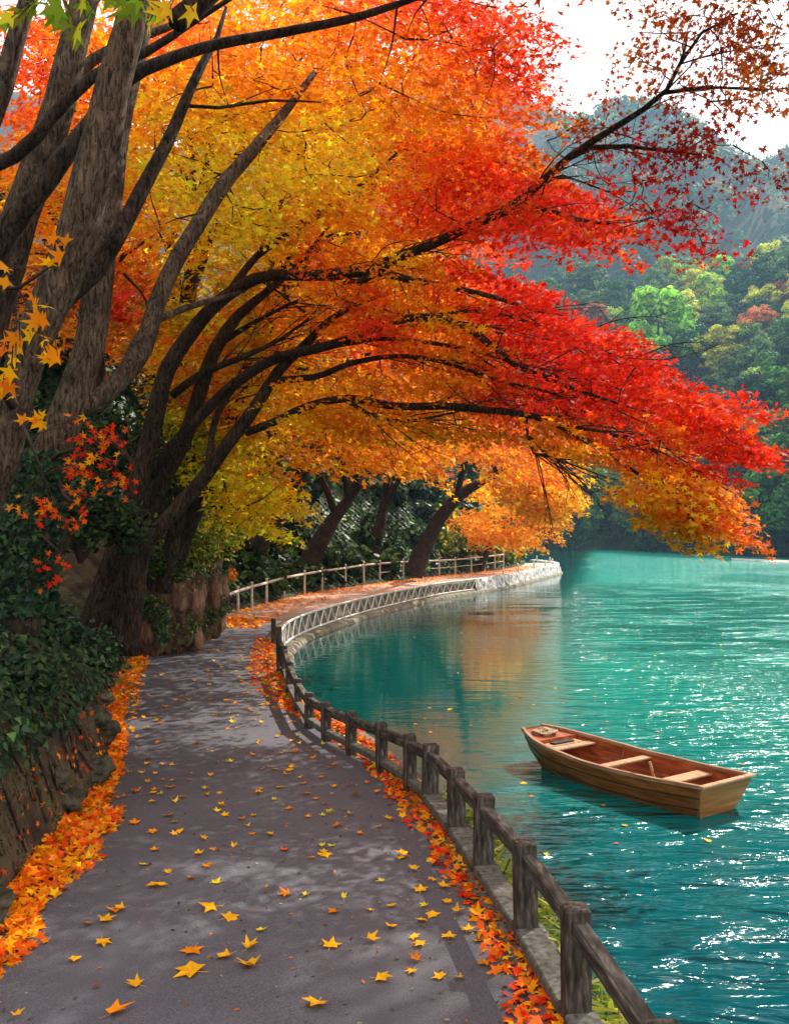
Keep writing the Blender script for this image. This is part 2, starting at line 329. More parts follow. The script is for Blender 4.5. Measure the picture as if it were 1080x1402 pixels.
# path: one sheet between the bank line and the curb
n = 260
def resample(P, n):
    d = np.r_[0, np.cumsum(np.linalg.norm(np.diff(P, axis=0), axis=1))]; s = np.linspace(0, d[-1], n)
    return np.stack([np.interp(s, d, P[:, k]) for k in range(3)], 1)
def resample_y(P, ys):
    return np.stack([np.interp(ys, P[:, 1], P[:, 0]), ys, ys * 0], 1)
Rmono = Redge[Redge[:, 1] < 71.5]; Rmono = Rmono[np.argsort(Rmono[:, 1])]
ys = np.concatenate([np.arange(-6, 30, .25), np.arange(30, 71, .6)])
Lp = resample_y(Bank, ys); Rp = resample_y(Rmono, ys)
rows = np.linspace(-.02, 1, 15)[:, None, None]
V = Lp[None] * (1 - rows) + Rp[None] * rows
V[:, :, 2] = .012 * np.sin(np.pi * np.clip(rows[:, :, 0], 0, 1)) + 0
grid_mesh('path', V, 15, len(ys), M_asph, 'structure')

# lake
me = bpy.data.meshes.new('lake'); me.from_pydata([(-160, -28, WZ), (330, -28, WZ), (330, 300, WZ), (-160, 300, WZ)], [], [(0, 1, 2, 3)])
lake = link('lake', me, M_water); lake['kind'] = 'structure'

# hillside on the left: swept from the bank line
Bn = np.vstack([resample(Bank[Bank[:, 1] < 27.2], 430), resample(Bank[Bank[:, 1] >= 27.2], 260)[1:]])
Tn = np.gradient(Bn, axis=0); Tn = unit(Tn)
k_ = np.ones(25) / 25
Tn = np.stack([np.convolve(np.pad(Tn[:, i], 12, 'edge'), k_, 'valid') for i in range(3)], 1); Tn = unit(Tn)
Ln = np.stack([-Tn[:, 1], Tn[:, 0], Tn[:, 0] * 0], 1)
t_near = np.array([-.04, 0, .08, .2, .42, .75, 1.2, 2, 3.2, 5, 8, 14, 24, 40, 70])
z_near = np.array([-.3, -.02, .3, .72, 1.15, 1.5, 1.75, 2.1, 2.7, 3.9, 6.2, 11, 19, 28, 36])
z_rock = np.array([-.3, -.02, .55, 1.0, 1.5, 2.2, 2.8, 3.3, 3.9, 5.0, 7.4, 12, 20, 30, 38])
z_far = np.array([-.3, -.02, .03, .1, .22, .42, .75, 1.4, 2.4, 3.9, 6.4, 11.5, 20, 30, 38])
def prof(s_y, t):
    zn, zr, zf = np.interp(t, t_near, z_near), np.interp(t, t_near, z_rock), np.interp(t, t_near, z_far)
    kr = np.clip(1 - np.abs(s_y - 22) / 4.5, 0, 1); kr = kr * kr * (3 - 2 * kr)
    kf = np.clip((s_y - 24.5) / 4, 0, 1); kf = kf * kf * (3 - 2 * kf)
    lo = 1 - .55 * np.clip((s_y - 10) / 4, 0, 1)
    return (zn * lo + (zn - zn * lo) * np.clip((t - 1) / 4, 0, 1)) * (1 - kr) * (1 - kf) + zr * kr * (1 - kf) + zf * kf
def bank_noise(p, t):
    a = min(1, t / .3)
    q = Vector((p[0], p[1], p[2]))
    return a * (.16 * mn.noise(q * 1.3) + .10 * (1 - 2 * abs(mn.noise(q * 2.6))) + .06 * (1 - 2 * abs(mn.noise(q * 6))) + .03 * mn.noise(q * 14)) * (1 + min(3, t / 6))
def bank_pt(i, t):
    i = int(np.clip(i, 0, len(Bn) - 1)); b = Bn[i]; y = b[1]
    z = prof(y, t); p = np.array([b[0] + Ln[i, 0] * t, b[1] + Ln[i, 1] * t, z])
    dn = bank_noise(p, t); p[:2] += Ln[i, :2] * dn * .8; p[2] += dn * .6
    return p
tt = np.concatenate([[-.04, 0], np.geomspace(.05, 70, 64)])
V = np.array([[bank_pt(i, t) for t in tt] for i in range(len(Bn))])
hill = grid_mesh('hillside', V.transpose(1, 0, 2), len(tt), len(Bn), M_soil, 'structure')
hill.data.materials.append(M_under)
cy_ = np.array([p.center[:] for p in hill.data.polygons])
hill.data.polygons.foreach_set('material_index', ((cy_[:, 1] > 26) | (cy_[:, 2] > 3.4)).astype(np.int32)); hill.data.update()
def bank_i(y): return int(np.argmin(np.abs(Bn[:, 1] - y)))
# lowland under everything
me = bpy.data.meshes.new('lake_bed'); me.from_pydata([(-200, -29, -1.6), (420, -29, -1.6), (420, 640, -1.6), (-200, 640, -1.6)], [], [(0, 1, 2, 3)])
o = link('lake_bed', me, M_under); o['kind'] = 'structure'

# far shore terrain
Sh = spline([np.array(p, float) for p in [(-120,190,0),(-60,178,0),(0,168,0),(18,164,0),(28,158,0),(36,135,0),(41,112,0),(47,96,0),(60,78,0),(85,62,0),(130,45,0),(190,20,0),(230,-25,0)]], 2.0)
def far_z(x, y):
    # distance beyond the shore line (positive = land)
    d = np.sqrt(((Sh[None, :, :2] - np.stack([x, y], -1).reshape(-1, 1, 2)) ** 2).sum(-1)); j = d.argmin(1); dm = d[np.arange(len(j)), j]
    j2 = np.clip(j, 1, len(Sh) - 2); tg = Sh[j2 + 1, :2] - Sh[j2 - 1, :2]; rel = np.stack([x, y], -1).reshape(-1, 2) - Sh[j, :2]
    side = np.sign(tg[:, 0] * rel[:, 1] - tg[:, 1] * rel[:, 0]); t = dm * side
    t = t.reshape(x.shape)
    z = np.where(t > 0, np.interp(t, [0, 2, 10, 50, 95, 130, 200, 400], [-.8, .4, 6, 38, 66, 70, 62, 60]), np.clip(t, -1.5, 0) - .8)
    return z, t
xs = np.linspace(-160, 300, 150); ysf = np.concatenate([np.linspace(-28, 260, 110), np.linspace(266, 400, 20)])
X, Y = np.meshgrid(xs, ysf); Z, T_ = far_z(X, Y)
def fbm(X, Y, s, seed=0): return np.array([[mn.fractal(Vector((x * s, y * s, seed)), 1, 2, 4) for x, y in zip(a, b)] for a, b in zip(X, Y)])
Z = Z + np.clip(T_ / 15, 0, 1) * fbm(X, Y, .02) * 9
grid_mesh('far_hillside', np.stack([X, Y, Z], -1), *X.shape, M_under, 'structure')
def far_ground(x, y):
    z, t = far_z(np.array([x]), np.array([y])); return float(z[0] + np.clip(t[0] / 15, 0, 1) * mn.fractal(Vector((x * .02, y * .02, 0)), 1, 2, 4) * 9), float(t[0])
# distant hill
xs = np.linspace(-200, 480, 110); ysf = np.linspace(250, 620, 70); X, Y = np.meshgrid(xs, ysf)
def hill2(X, Y):
    s = np.clip((Y - 250) / 240, 0, 1); s = s * s * (3 - 2 * s)
    return 40 + s * (178 + 16 * np.sin(X * .021 + .6) + 10 * np.sin(X * .06))
Z = hill2(X, Y) + fbm(X, Y, .012, 3) * 10
grid_mesh('distant_hill', np.stack([X, Y, Z], -1), *X.shape, M_under, 'structure')

# low pale streak-shaped bar at the right on the far shore
mb = MB(); c0 = gp(1000, 767, WZ); c1 = gp(1130, 773, WZ)
pts = [c0, c0 * .6 + c1 * .4 + np.array([0, 1.5, 0]), c1 + np.array([0, 2.0, 0])]
gv = []
P = spline(pts, .8)
for i, p in enumerate(P):
    wd = 1.6 * math.sin(math.pi * min(1, (i + .4) / len(P)) * .6 + .1)
    gv.append([p + np.array([0, -wd, -.12]), p + np.array([0, -wd * .3, .14]), p + np.array([0, wd * .5, .2]), p + np.array([0, wd, -.12])])
grid_mesh('pale_shore_bar', np.array(gv), len(P), 4, M_pale_bar, 'structure')

# stone edge under the near fence and round the bay (quay wall)
def sweep_wall(name, line, prof_, m, kind=None, jit=0.0):
    T = unit(np.gradient(line, axis=0)); N = np.stack([T[:, 1], -T[:, 0], T[:, 0] * 0], 1)
    V = []
    for i in range(len(line)):
        V.append([line[i] + N[i] * (a + jit * mn.noise(Vector((line[i][0] * 2, line[i][1] * 2, b * 3)))) + np.array([0, 0, b + jit * .4 * mn.noise(Vector((line[i][1] * 2, line[i][0] * 2, a * 9)))]) for a, b in prof_])
    V = np.array(V); return grid_mesh(name, V.transpose(1, 0, 2), len(prof_), len(line), m, kind)
near_line = Redge[(Redge[:, 1] > -5) & (Redge[:, 1] < 21.5)]
bay_line = Redge[int(np.argmin(np.abs(Redge[:, 1] - 21.2))):]
o = sweep_wall('kerb', near_line, [(-.05, -.2), (-.05, .022), (.1, .03), (.24, .02), (.3, -.05), (.36, -.8)], M_kick, 'structure', .03)
o = sweep_wall('stone_edge', bay_line, [(-.12, -.2), (-.12, .03), (.0, .045), (.1, .03), (.12, -.06), (.1, -.44), (.3, -.46), (.42, -.5), (.5, -.62), (.5, -.9)], M_wallstone, 'structure', .05)

# ------------------------------------------------------------------ fences
def rotz(a): return np.array([[math.cos(a), -math.sin(a), 0], [math.sin(a), math.cos(a), 0], [0, 0, 1]])
post_px = [(788,1240,.65),(720,1151,.65),(661,1088,.63),(625,1052,.6),(588,1019,.58),(561,1005,.56),(523,989,.53),(481,974,.5),(447,961,.48),(423,948,.47),(408,929,.47),(396,906,.5),(390,884,.55)]
posts = [(at(911, 1372, 3.72)[:2], .6)]
for x, y, H in post_px:
    p = gp(x, y, H); posts.append((p[:2], H))
posts.append((gp(378, 928, 0)[:2] + np.array([0.02, .3]), .86)); posts.append((np.array([-2.72, 20.6]), .6))
extra = [(np.array([1.28, 2.3]), .6), (np.array([1.3, .9]), .6), (np.array([1.3, -.6]), .6)]
posts = extra[::-1] + posts
fence = empty('timber_fence', (1.2, 3.7, 0), 'weathered grey timber post and rail fence along the lake edge of the path', 'fence')
base = np.array(fence.location)
PP = [np.array([p[0], p[1], 0]) for p, h in posts]
# the run keeps a hand's width off the asphalt edge
for i, (p, H) in enumerate(posts):
    d = unit((PP[min(i + 1, len(PP) - 1)] - PP[max(i - 1, 0)])); a = math.atan2(d[0], d[1])
    wd = .138 if i < 9 else (.115 if i < 14 else .105)
    mb = MB(); mb.box((0, 0, (H - .35) / 2), (wd, wd * .92, H + .35), rotz(-a + random.uniform(-.06, .06)), 1.0, .014)
    v = np.array(mb.v); lean = random.uniform(-.025, .025); v[:, 0] += lean * v[:, 2]
    mb.v = [tuple(q) for q in v]
    o = mb.build('post', M_post, fence); o.location = PP[i] - base
    if H > .8: o['label'] = 'taller dark post at the bend'
Hs = [h for _, h in posts]
for i in range(len(PP) - 1):
    if i == len(PP) - 2: continue
    a, b = PP[i], PP[i + 1]; d = unit(b - a)
    wd = .06
    za, zb = min(Hs[i], .66) - .105, min(Hs[i + 1], .66) - .105
    nrm = np.array([d[1], -d[0], 0])
    mb = MB(); A = a + d * .068 + np.array([0, 0, za]); B = b - d * .068 + np.array([0, 0, zb])
    A += nrm * random.uniform(-.012, .012); mb.beam(A, B, .085, .1, bev=.012)
    mb.build('rail', M_rail, fence, base)
    # low board between the posts
    mb = MB(); zl = .1 if i < 9 else .12
    A = a + d * .07 + np.array([0, 0, zl]); B = b - d * .07 + np.array([0, 0, zl]); mb.beam(A, B, .17 if i < 8 else .1, .07, bev=.01)
    mb.build('bottom_rail', M_kick, fence, base)

# handrail on the land side of the far stretch
hp = [(304,846,815),(326,839,807),(345,833,801),(365,827,796),(389,821,789),(417,815,784),(441,810,780),(473,804,776),(498,801,772),(520,798,770),(552,794,768),(578,791.5,767),(601,789,766),(623,787,765),(645,785.3,763),(663,783,761),(677,781,759.5),(689,779.5,758)]
hr = empty('handrail', tuple(gp(304, 846)), 'pale timber handrail on slim posts along the wooded side of the far path', 'railing')
hb = np.array(hr.location); tops = []
for x, yb, yt in hp:
    p = gp(x, yb); top = at(x, yt, p[1]); tops.append(np.array([p[0], p[1], top[2]]))
    mb = MB(); Hh = top[2] + .06
    mb.tube([(0, 0, -.2), (0, 0, Hh * .5), (random.uniform(-.02, .02), 0, Hh)], [.05, .047, .043], 8)
    mb.tube([(0, 0, Hh), (0, 0, Hh + .03), (0, 0, Hh + .055)], [.06, .055, .02], 8)
    o = mb.build('post', M_pale, hr, smooth=False); o.location = p - hb
for a, b in zip(tops[:-1], tops[1:]):
    mb = MB(); d = unit(b - a); mb.tube([a - np.array([0, 0, .05]), (a + b) / 2 - np.array([0, 0, .055]), b - np.array([0, 0, .05])], .045, 8); mb.build('rail', M_pale, hr, hb, True)
for a, b in zip(tops[9:-1], tops[10:]):
    mb = MB(); z = np.array([0, 0, a[2] * .5]); mb.tube([a - z, b - z], .022, 6); mb.build('lower_rail', M_pale, hr, hb, True)

# white lattice on the face of the far walk
lat_line = resample(bay_line[(bay_line[:, 1] < 47)], 60)
T = unit(np.gradient(lat_line, axis=0)); N = np.stack([T[:, 1], -T[:, 0], T[:, 0] * 0], 1)
LL = lat_line + N * .19
lt = empty('lattice_railing', tuple(LL[0]), 'white zigzag lattice railing on the lakeside face of the far path', 'railing')
lb = np.array(lt.location)
mb = MB(); mb.tube(LL + np.array([0, 0, .1]), .04, 8); mb.build('top_rail', M_white, lt, lb, True)
mb = MB(); mb.tube(LL + np.array([0, 0, -.4]), .035, 8); mb.build('bottom_rail', M_white, lt, lb, True)
LZ = resample(LL, 66)
for i in range(len(LZ) - 1):
    za, zb = (.08, -.38) if i % 2 else (-.38, .08)
    mb = MB(); mb.tube([LZ[i] + np.array([0, 0, za]), LZ[i + 1] + np.array([0, 0, zb])], .026, 6); mb.build('strut', M_white, lt, lb)
# rounded white stones edging the last stretch to the tip
tip = resample(bay_line[bay_line[:, 1] >= 46], 34)
T = unit(np.gradient(tip, axis=0)); N = np.stack([T[:, 1], -T[:, 0], T[:, 0] * 0], 1)
def rock_mesh(name, r, seed, m, sq=(1, 1, .7), sub=3, amp=.3):
    import bmesh
    bm = bmesh.new(); bmesh.ops.create_icosphere(bm, subdivisions=sub, radius=1)
    for v in bm.verts:
        p = v.co.copy(); q = p + Vector((seed * 3.1, seed * 1.7, 0))
        k = 1 + amp * mn.noise(q * 1.2) + amp * .5 * mn.noise(q * 2.7) + amp * .25 * mn.noise(q * 6)
        v.co = Vector((p.x * sq[0], p.y * sq[1], p.z * sq[2])) * k * r
    me = bpy.data.meshes.new(name); bm.to_mesh(me); bm.free(); me.materials.append(m)
    me.polygons.foreach_set('use_smooth', np.ones(len(me.polygons), bool)); return me
fine = resample(tip, 420); Tf = unit(np.gradient(fine, axis=0)); Nf = np.stack([Tf[:, 1], -Tf[:, 0], Tf[:, 0] * 0], 1)
V = []
for i, p in enumerate(fine):
    row = []
    for a, b in [(-.16, -.1), (-.16, .06), (-.05, .11), (.1, .12), (.2, .06), (.24, -.06), (.28, -.25), (.33, -.42), (.38, -.6), (.4, -.85)]:
        q = Vector((p[0] * 1.9, p[1] * 1.9, b * 4)); dd, _ = mn.voronoi(q); k = .1 * (min(1, (dd[1] - dd[0]) * 2.5) - .5)
        row.append(p + Nf[i] * (a + k) + np.array([0, 0, b + k * .6]))
    V.append(row)
rw = grid_mesh('rubble_wall', np.array(V).transpose(1, 0, 2), 10, len(fine), M_rubble); tag(rw, 'whitish rubble stone wall edging the far tip of the path above the water', 'stone wall')
for i in (6, 10, 15, 19, 23, 27, 31):
    mb = MB(); mb.tube([(0, 0, -.2), (0, 0, .42)], [.06, .05], 8); mb.tube([(0, 0, .42), (0, 0, .5)], [.07, .02], 8)
    o = mb.build('bollard', M_white); o.location = tip[i] - N[i] * .25
    tag(o, 'short white bollard behind the rubble wall at the far tip', 'bollard', 'short white bollards at the tip of the path')

# ------------------------------------------------------------------ rowing boat
def wood(name, c1, c2, c3, rough=.35, sc=3.0, coat=.3, st=(.6, 9, 9)):
    m = noisy(name, [(.3, c1), (.5, c2), (.7, c3)], sc, 10, rough, .3, 20, st, .003, spec=.3)
    m.node_tree.nodes['Principled BSDF'].inputs['Coat Weight'].default_value = coat
    return m
M_hull = wood('varnished_hull', (.10, .03, .006), (.25, .08, .014), (.38, .145, .03), coat=.08)
M_in = wood('red_brown_interior', (.12, .024, .008), (.3, .06, .016), (.46, .12, .03), coat=.05)
M_trim = wood('pale_varnished_trim', (.3, .16, .075), (.44, .26, .14), (.56, .37, .22), .4)
M_trans = wood('transom_planks', (.2, .08, .02), (.34, .15, .042), (.46, .23, .08), .4, 2.2, coat=.05, st=(9, .5, 7))
M_dark = noisy('dark_slot', [(.3, (.01, .01, .01)), (.7, (.04, .035, .03))], 8)
M_rope = noisy('rope_fibre', [(.3, (.35, .25, .16)), (.7, (.6, .48, .34))], 40, 4, .9, .5)
bowp = np.array([1.93, 12.85]); stern = np.array([3.63, 10.38])
BL = float(np.linalg.norm(stern - bowp)) ; ax = (bowp - stern) / BL
boat = empty('rowing_boat', (stern[0], stern[1], WZ), 'varnished brown wooden rowing boat floating empty on the turquoise water', 'boat', rz=math.atan2(ax[1], ax[0]))
# local x runs from the stern (0) to the bow (BL); y to port, z up from the water
us = np.linspace(0, 1, 33)
hb_ = np.interp(us, [0, .15, .35, .55, .75, .88, .96, 1], [.45, .50, .545, .54, .48, .38, .27, .15])
gz = np.interp(us, [0, .2, .5, .8, 1], [.385, .34, .325, .37, .44])
k5 = np.array([1, 2, 3, 2, 1]) / 9
hb_ = np.convolve(np.pad(hb_, 2, 'edge'), k5, 'valid'); hb_[0] = .45; gz = np.convolve(np.pad(gz, 2, 'edge'), k5, 'valid')
bz = np.interp(us, [0, .2, .8, 1], [-.03, -.09, -.07, .1])
bb = hb_ * np.interp(us, [0, .5, .9, 1], [.66, .7, .55, .5])
xg = us * BL; rake = .14 * (1 - us) ** 6
def sect(i, off=0.0):
    # from port gunwale down, across the flat bottom and up to starboard
    o_ = []
    for k in np.linspace(0, 1, 7):
        y = hb_[i] + (bb[i] - hb_[i]) * k ** 1.5; z = gz[i] + (bz[i] - gz[i]) * k
        x = xg[i] - rake[i] * (1 - k) + (.10 * k * -max(0, (us[i] - .8) / .2))
        o_.append((x, y - off, z + (off if k > .9 else 0)))
    o_.append((o_[-1][0], 0, bz[i] - .02 + off))
    return o_ + [(x, -y, z) for x, y, z in o_[-2::-1]]
def shell(off, flip):
    mb = MB(); S = [sect(i, off) for i in range(len(us))]; m_ = len(S[0]); V = [p for s in S for p in s]; Fc = []
    for i in range(len(us) - 1):
        for j in range(m_ - 1):
            q = (i * m_ + j, i * m_ + j + 1, (i + 1) * m_ + j + 1, (i + 1) * m_ + j); Fc.append(q if not flip else q[::-1])
    mb.add(V, Fc); return mb, S, m_
mb, S0, m_ = shell(0, False)
mb.add(S0[-1], [tuple(range(m_ - 1, -1, -1))])
mb.build('hull', M_hull, boat, smooth=False)
mb, S1, _ = shell(.022, True); mb.build('inner_planking', M_in, boat)
for kk in (2, 4, -3, -5):      # plank seams
    mb = MB(); mb.tube([np.array(S0[i][kk]) + np.array([0, .004 * (1 if kk > 0 else -1), 0]) for i in range(len(us))], .0075, 5); mb.build('plank_seam', M_dark, boat)
mb = MB(); a = [Vector(p) for p in S0[0]]
V = [tuple(p) for p in a] + [(p.x + .03, p.y, p.z) for p in a]; nn_ = len(a)
V = [(x - (.012 if i < nn_ else 0), y * 1.01, z) for i, (x, y, z) in enumerate(V)]
mb.add(V, [tuple(range(nn_)), tuple(range(2 * nn_ - 1, nn_ - 1, -1))] + [(i, i + nn_, (i + 1) % nn_ + nn_, (i + 1) % nn_) for i in range(nn_)])
mb.build('transom', M_trans, boat)
mb = MB(); mb.beam((-.155, .48, gz[0] + .01), (-.155, -.48, gz[0] + .01), .07, .03); mb.build('transom_cap', M_trim, boat)
M_gun = wood('gunwale_varnish', (.2, .09, .04), (.32, .165, .08), (.45, .27, .15), .4)
for s in (1, -1):
    mb = MB(); line = [(xg[i] - rake[i], s * hb_[i], gz[i] + .01) for i in range(len(us))]
    V = []; 
    for x, y, z in line: V += [(x, y + s * .022, z - .028), (x, y + s * .022, z + .012), (x, y - s * .03, z + .012), (x, y - s * .03, z - .028)]
    Fc = []
    for i in range(len(line) - 1):
        for j in range(4):
            q = (i * 4 + j, i * 4 + (j + 1) % 4, (i + 1) * 4 + (j + 1) % 4, (i + 1) * 4 + j); Fc.append(q if s > 0 else q[::-1])
    Fc += [(3, 2, 1, 0), tuple(len(V) - 4 + q for q in range(4))]
    mb.add(V, Fc); mb.build('gunwale', M_gun, boat)
def width(u): return float(np.interp(u, us, hb_))
def thw(u, dz, wd=.2):
    y = width(u) - .05; z = float(np.interp(u, us, gz)) - dz
    mb = MB(); mb.beam((u * BL, y, z), (u * BL, -y, z), wd, .028); mb.build('thwart', M_trim, boat)
thw(.16, .07, .2); thw(.46, .05, .12); thw(.76, .06, .15)
mb = MB()   # foredeck
V = []; ii = [i for i in range(len(us)) if us[i] >= .84]
for i in ii: V += [(xg[i] - .0, hb_[i] - .03, gz[i] - .02), (xg[i], -hb_[i] + .03, gz[i] - .02)]
mb.add(V, [(2 * k, 2 * k + 1, 2 * k + 3, 2 * k + 2) for k in range(len(ii) - 1)])
mb.box((xg[ii[0]] - .012, 0, gz[ii[0]] - .06), (.024, 2 * hb_[ii[0]] - .07, .1))
mb.build('foredeck', M_in, boat)
mb = MB(); mb.box((BL * .8, 0.02, gz[26] - .035), (.1, .38, .03), bev=.008); mb.build('deck_slot', M_dark, boat)
mb = MB(); mb.box((BL * .8, 0.02, gz[26] - .06), (.17, .62, .035), bev=.008); mb.build('slot_board', M_trim, boat)
mb = MB()
for k in range(6): mb.beam((.1, -.25 + k * .1, -.028), (BL * .8, (-.25 + k * .1) * .8, -.028), .085, .012)
mb.build('floorboards', M_in, boat)
for u in (.3, .6):      # ribs
    i = int(u * 32); mb = MB(); mb.tube([(p[0], p[1] * .955, p[2] + .02) for p in S0[i]], .014, 6); mb.build('rib', M_in, boat)
mb = MB(); mb.beam((.3 * BL, -.1, .02), (.33 * BL, -.06, .36), .035, .03); mb.build('thwart_strut', M_trim, boat)
mb = MB(); mb.beam((.25 * BL, -.3, .03), (.27 * BL, .0, .26), .2, .02); mb.build('seat_brace', M_in, boat)
mb = MB(); pts = []
for k in range(70):
    a = k * .45; r = .05 + .0018 * k; pts.append((BL * .92 + r * math.cos(a), r * math.sin(a) * 1.1, gz[29] + .004 + .012 * math.sin(k * 1.3) + .0002 * k))
mb.tube(pts, .011, 6); mb.build('rope_coil', M_rope, boat, smooth=True)

# ------------------------------------------------------------------ leaf colours (some shifted to offset shade and warm the reflection)
PAL = {k: s2l(v) for k, v in dict(
    dr=(170,34,24), r=(240,52,24), R=(220,30,34), ro=(250,98,24), o=(255,152,18), yo=(255,186,24), y=(255,228,48), yg=(226,218,44),
    g=(130,158,40), dg=(48,80,30), br=(190,72,28), bo=(232,132,34)).items()}  # dr, br and bo lightened to offset shade from the overhead sprays
CP = [(30,60,'ro'),(150,60,'o'),(240,30,'ro'),(300,30,'o'),(420,30,'o'),(480,20,'ro'),(560,15,'r'),(620,20,'r'),(680,60,'r'),(720,150,'r'),(700,110,'r'),
(30,110,'r'),(60,130,'ro'),(200,140,'yo'),(240,100,'o'),(340,100,'o'),(430,90,'o'),(500,80,'o'),(580,80,'o'),(640,110,'o'),(610,45,'ro'),(560,50,'o'),
(200,180,'yo'),(300,170,'yg'),(260,170,'yo'),(400,170,'yo'),(480,160,'yo'),(560,170,'o'),(640,180,'o'),(710,190,'r'),(350,130,'o'),(440,130,'o'),
(60,250,'o'),(200,230,'yg'),(250,250,'y'),(400,230,'y'),(480,230,'y'),(560,240,'ro'),(640,230,'r'),(700,220,'ro'),(740,210,'g'),
(20,270,'o'),(170,290,'o'),(260,310,'y'),(350,290,'y'),(430,260,'y'),(480,300,'yo'),(560,290,'ro'),(600,270,'r'),(640,290,'ro'),(700,260,'r'),(760,290,'r'),(820,320,'ro'),
(175,400,'R'),(200,350,'o'),(260,370,'yg'),(330,330,'yg'),(430,350,'ro'),(480,360,'o'),(550,350,'yo'),(560,375,'yg'),(640,360,'r'),(720,350,'r'),(800,340,'r'),(850,340,'ro'),(600,400,'r'),
(260,430,'yg'),(240,400,'g'),(340,440,'g'),(380,420,'o'),(450,400,'o'),(520,420,'ro'),(580,430,'yo'),(620,425,'o'),(680,420,'r'),(760,420,'r'),(840,440,'r'),(400,380,'yo'),
(260,510,'yo'),(330,530,'yg'),(310,560,'R'),(280,490,'ro'),(390,500,'o'),(450,520,'yo'),(520,510,'o'),(560,480,'ro'),(510,470,'r'),(620,490,'yo'),(700,500,'r'),(800,500,'r'),(900,510,'r'),(990,540,'r'),
(130,600,'ro'),(150,640,'r'),(250,600,'g'),(230,560,'yg'),(400,560,'yo'),(470,590,'o'),(540,600,'o'),(620,590,'o'),(700,560,'r'),(780,560,'r'),(870,560,'r'),(940,590,'r'),(1040,630,'r'),
(280,650,'yg'),(350,640,'y'),(330,680,'yo'),(310,730,'yg'),(250,720,'g'),(430,620,'o'),(500,660,'o'),(560,690,'o'),(620,640,'o'),(700,650,'yo'),(760,620,'o'),(740,700,'o'),(800,640,'yo'),(870,620,'ro'),(920,620,'yo'),(960,660,'r'),(1000,690,'ro'),(870,680,'yo'),(950,740,'yo'),(970,610,'ro'),(990,640,'r'),  # points by the far maple turned golden to warm its lake reflection
(740,60,'br'),(800,80,'br'),(850,70,'bo'),(900,60,'bo'),(960,40,'br'),(1020,80,'bo'),(1060,50,'bo'),(860,200,'dr'),(930,200,'dr'),(1000,210,'dr'),(900,260,'dr'),(980,330,'R'),(930,300,'dr'),(820,270,'R')]
CPx = np.array([(a, b) for a, b, _ in CP], float); CPc = np.array([PAL[c] for _, _, c in CP])
def crown_col(P, jit=16):
    x, y = proj(P); q = np.stack([x, y], 1) + rng.normal(0, jit, (len(P), 2))
    d2 = ((q[:, None] - CPx[None]) ** 2).sum(-1) + 60; wt = d2 ** -2.2; wt /= wt.sum(1, keepdims=True)
    return wt @ CPc
def jitter(col, n, v=.28, h=.12):
    c = col * np.exp(rng.normal(0, v, (n, 1))); c[:, 1] *= np.exp(rng.normal(0, h * 1.5, n)); return c
def in_poly(p, poly):
    x, y = p; c = False; j = len(poly) - 1
    for i in range(len(poly)):
        if (poly[i][1] > y) != (poly[j][1] > y) and x < (poly[j][0] - poly[i][0]) * (y - poly[i][1]) / (poly[j][1] - poly[i][1]) + poly[i][0]: c = not c
        j = i
    return c
def zone(poly, d0, d1, n):
    xs_, ys_ = zip(*poly); o_ = []
    while len(o_) < n:
        p = (random.uniform(min(xs_), max(xs_)), random.uniform(min(ys_), max(ys_)))
        if in_poly(p, poly): o_.append(at(p[0], p[1], random.uniform(d0, d1)))
    return o_
def dl(px): return float(np.interp(px, [300, 430, 540, 690, 850, 1000], [13.9, 13.2, 12.4, 11.4, 10.5, 9.9]))
def zonel(poly, n, back=3.2, front=.18):   # sprays sit mostly above and beyond the limbs that carry them
    xs_, ys_ = zip(*poly); o_ = []
    while len(o_) < n:
        p = (random.uniform(min(xs_), max(xs_)), random.uniform(min(ys_), max(ys_)))
        if in_poly(p, poly):
            d = dl(p[0]) + (random.uniform(.35, back) if random.random() > front else random.uniform(-1.3, -.2)); o_.append(at(p[0], p[1], d))
    return o_
def limb(pts):         # (px, py, world depth, radius) -> smooth xyz + r
    P = np.array([np.r_[at(a, b, d), r] for a, b, d, r in pts]); return spline(P, .22)
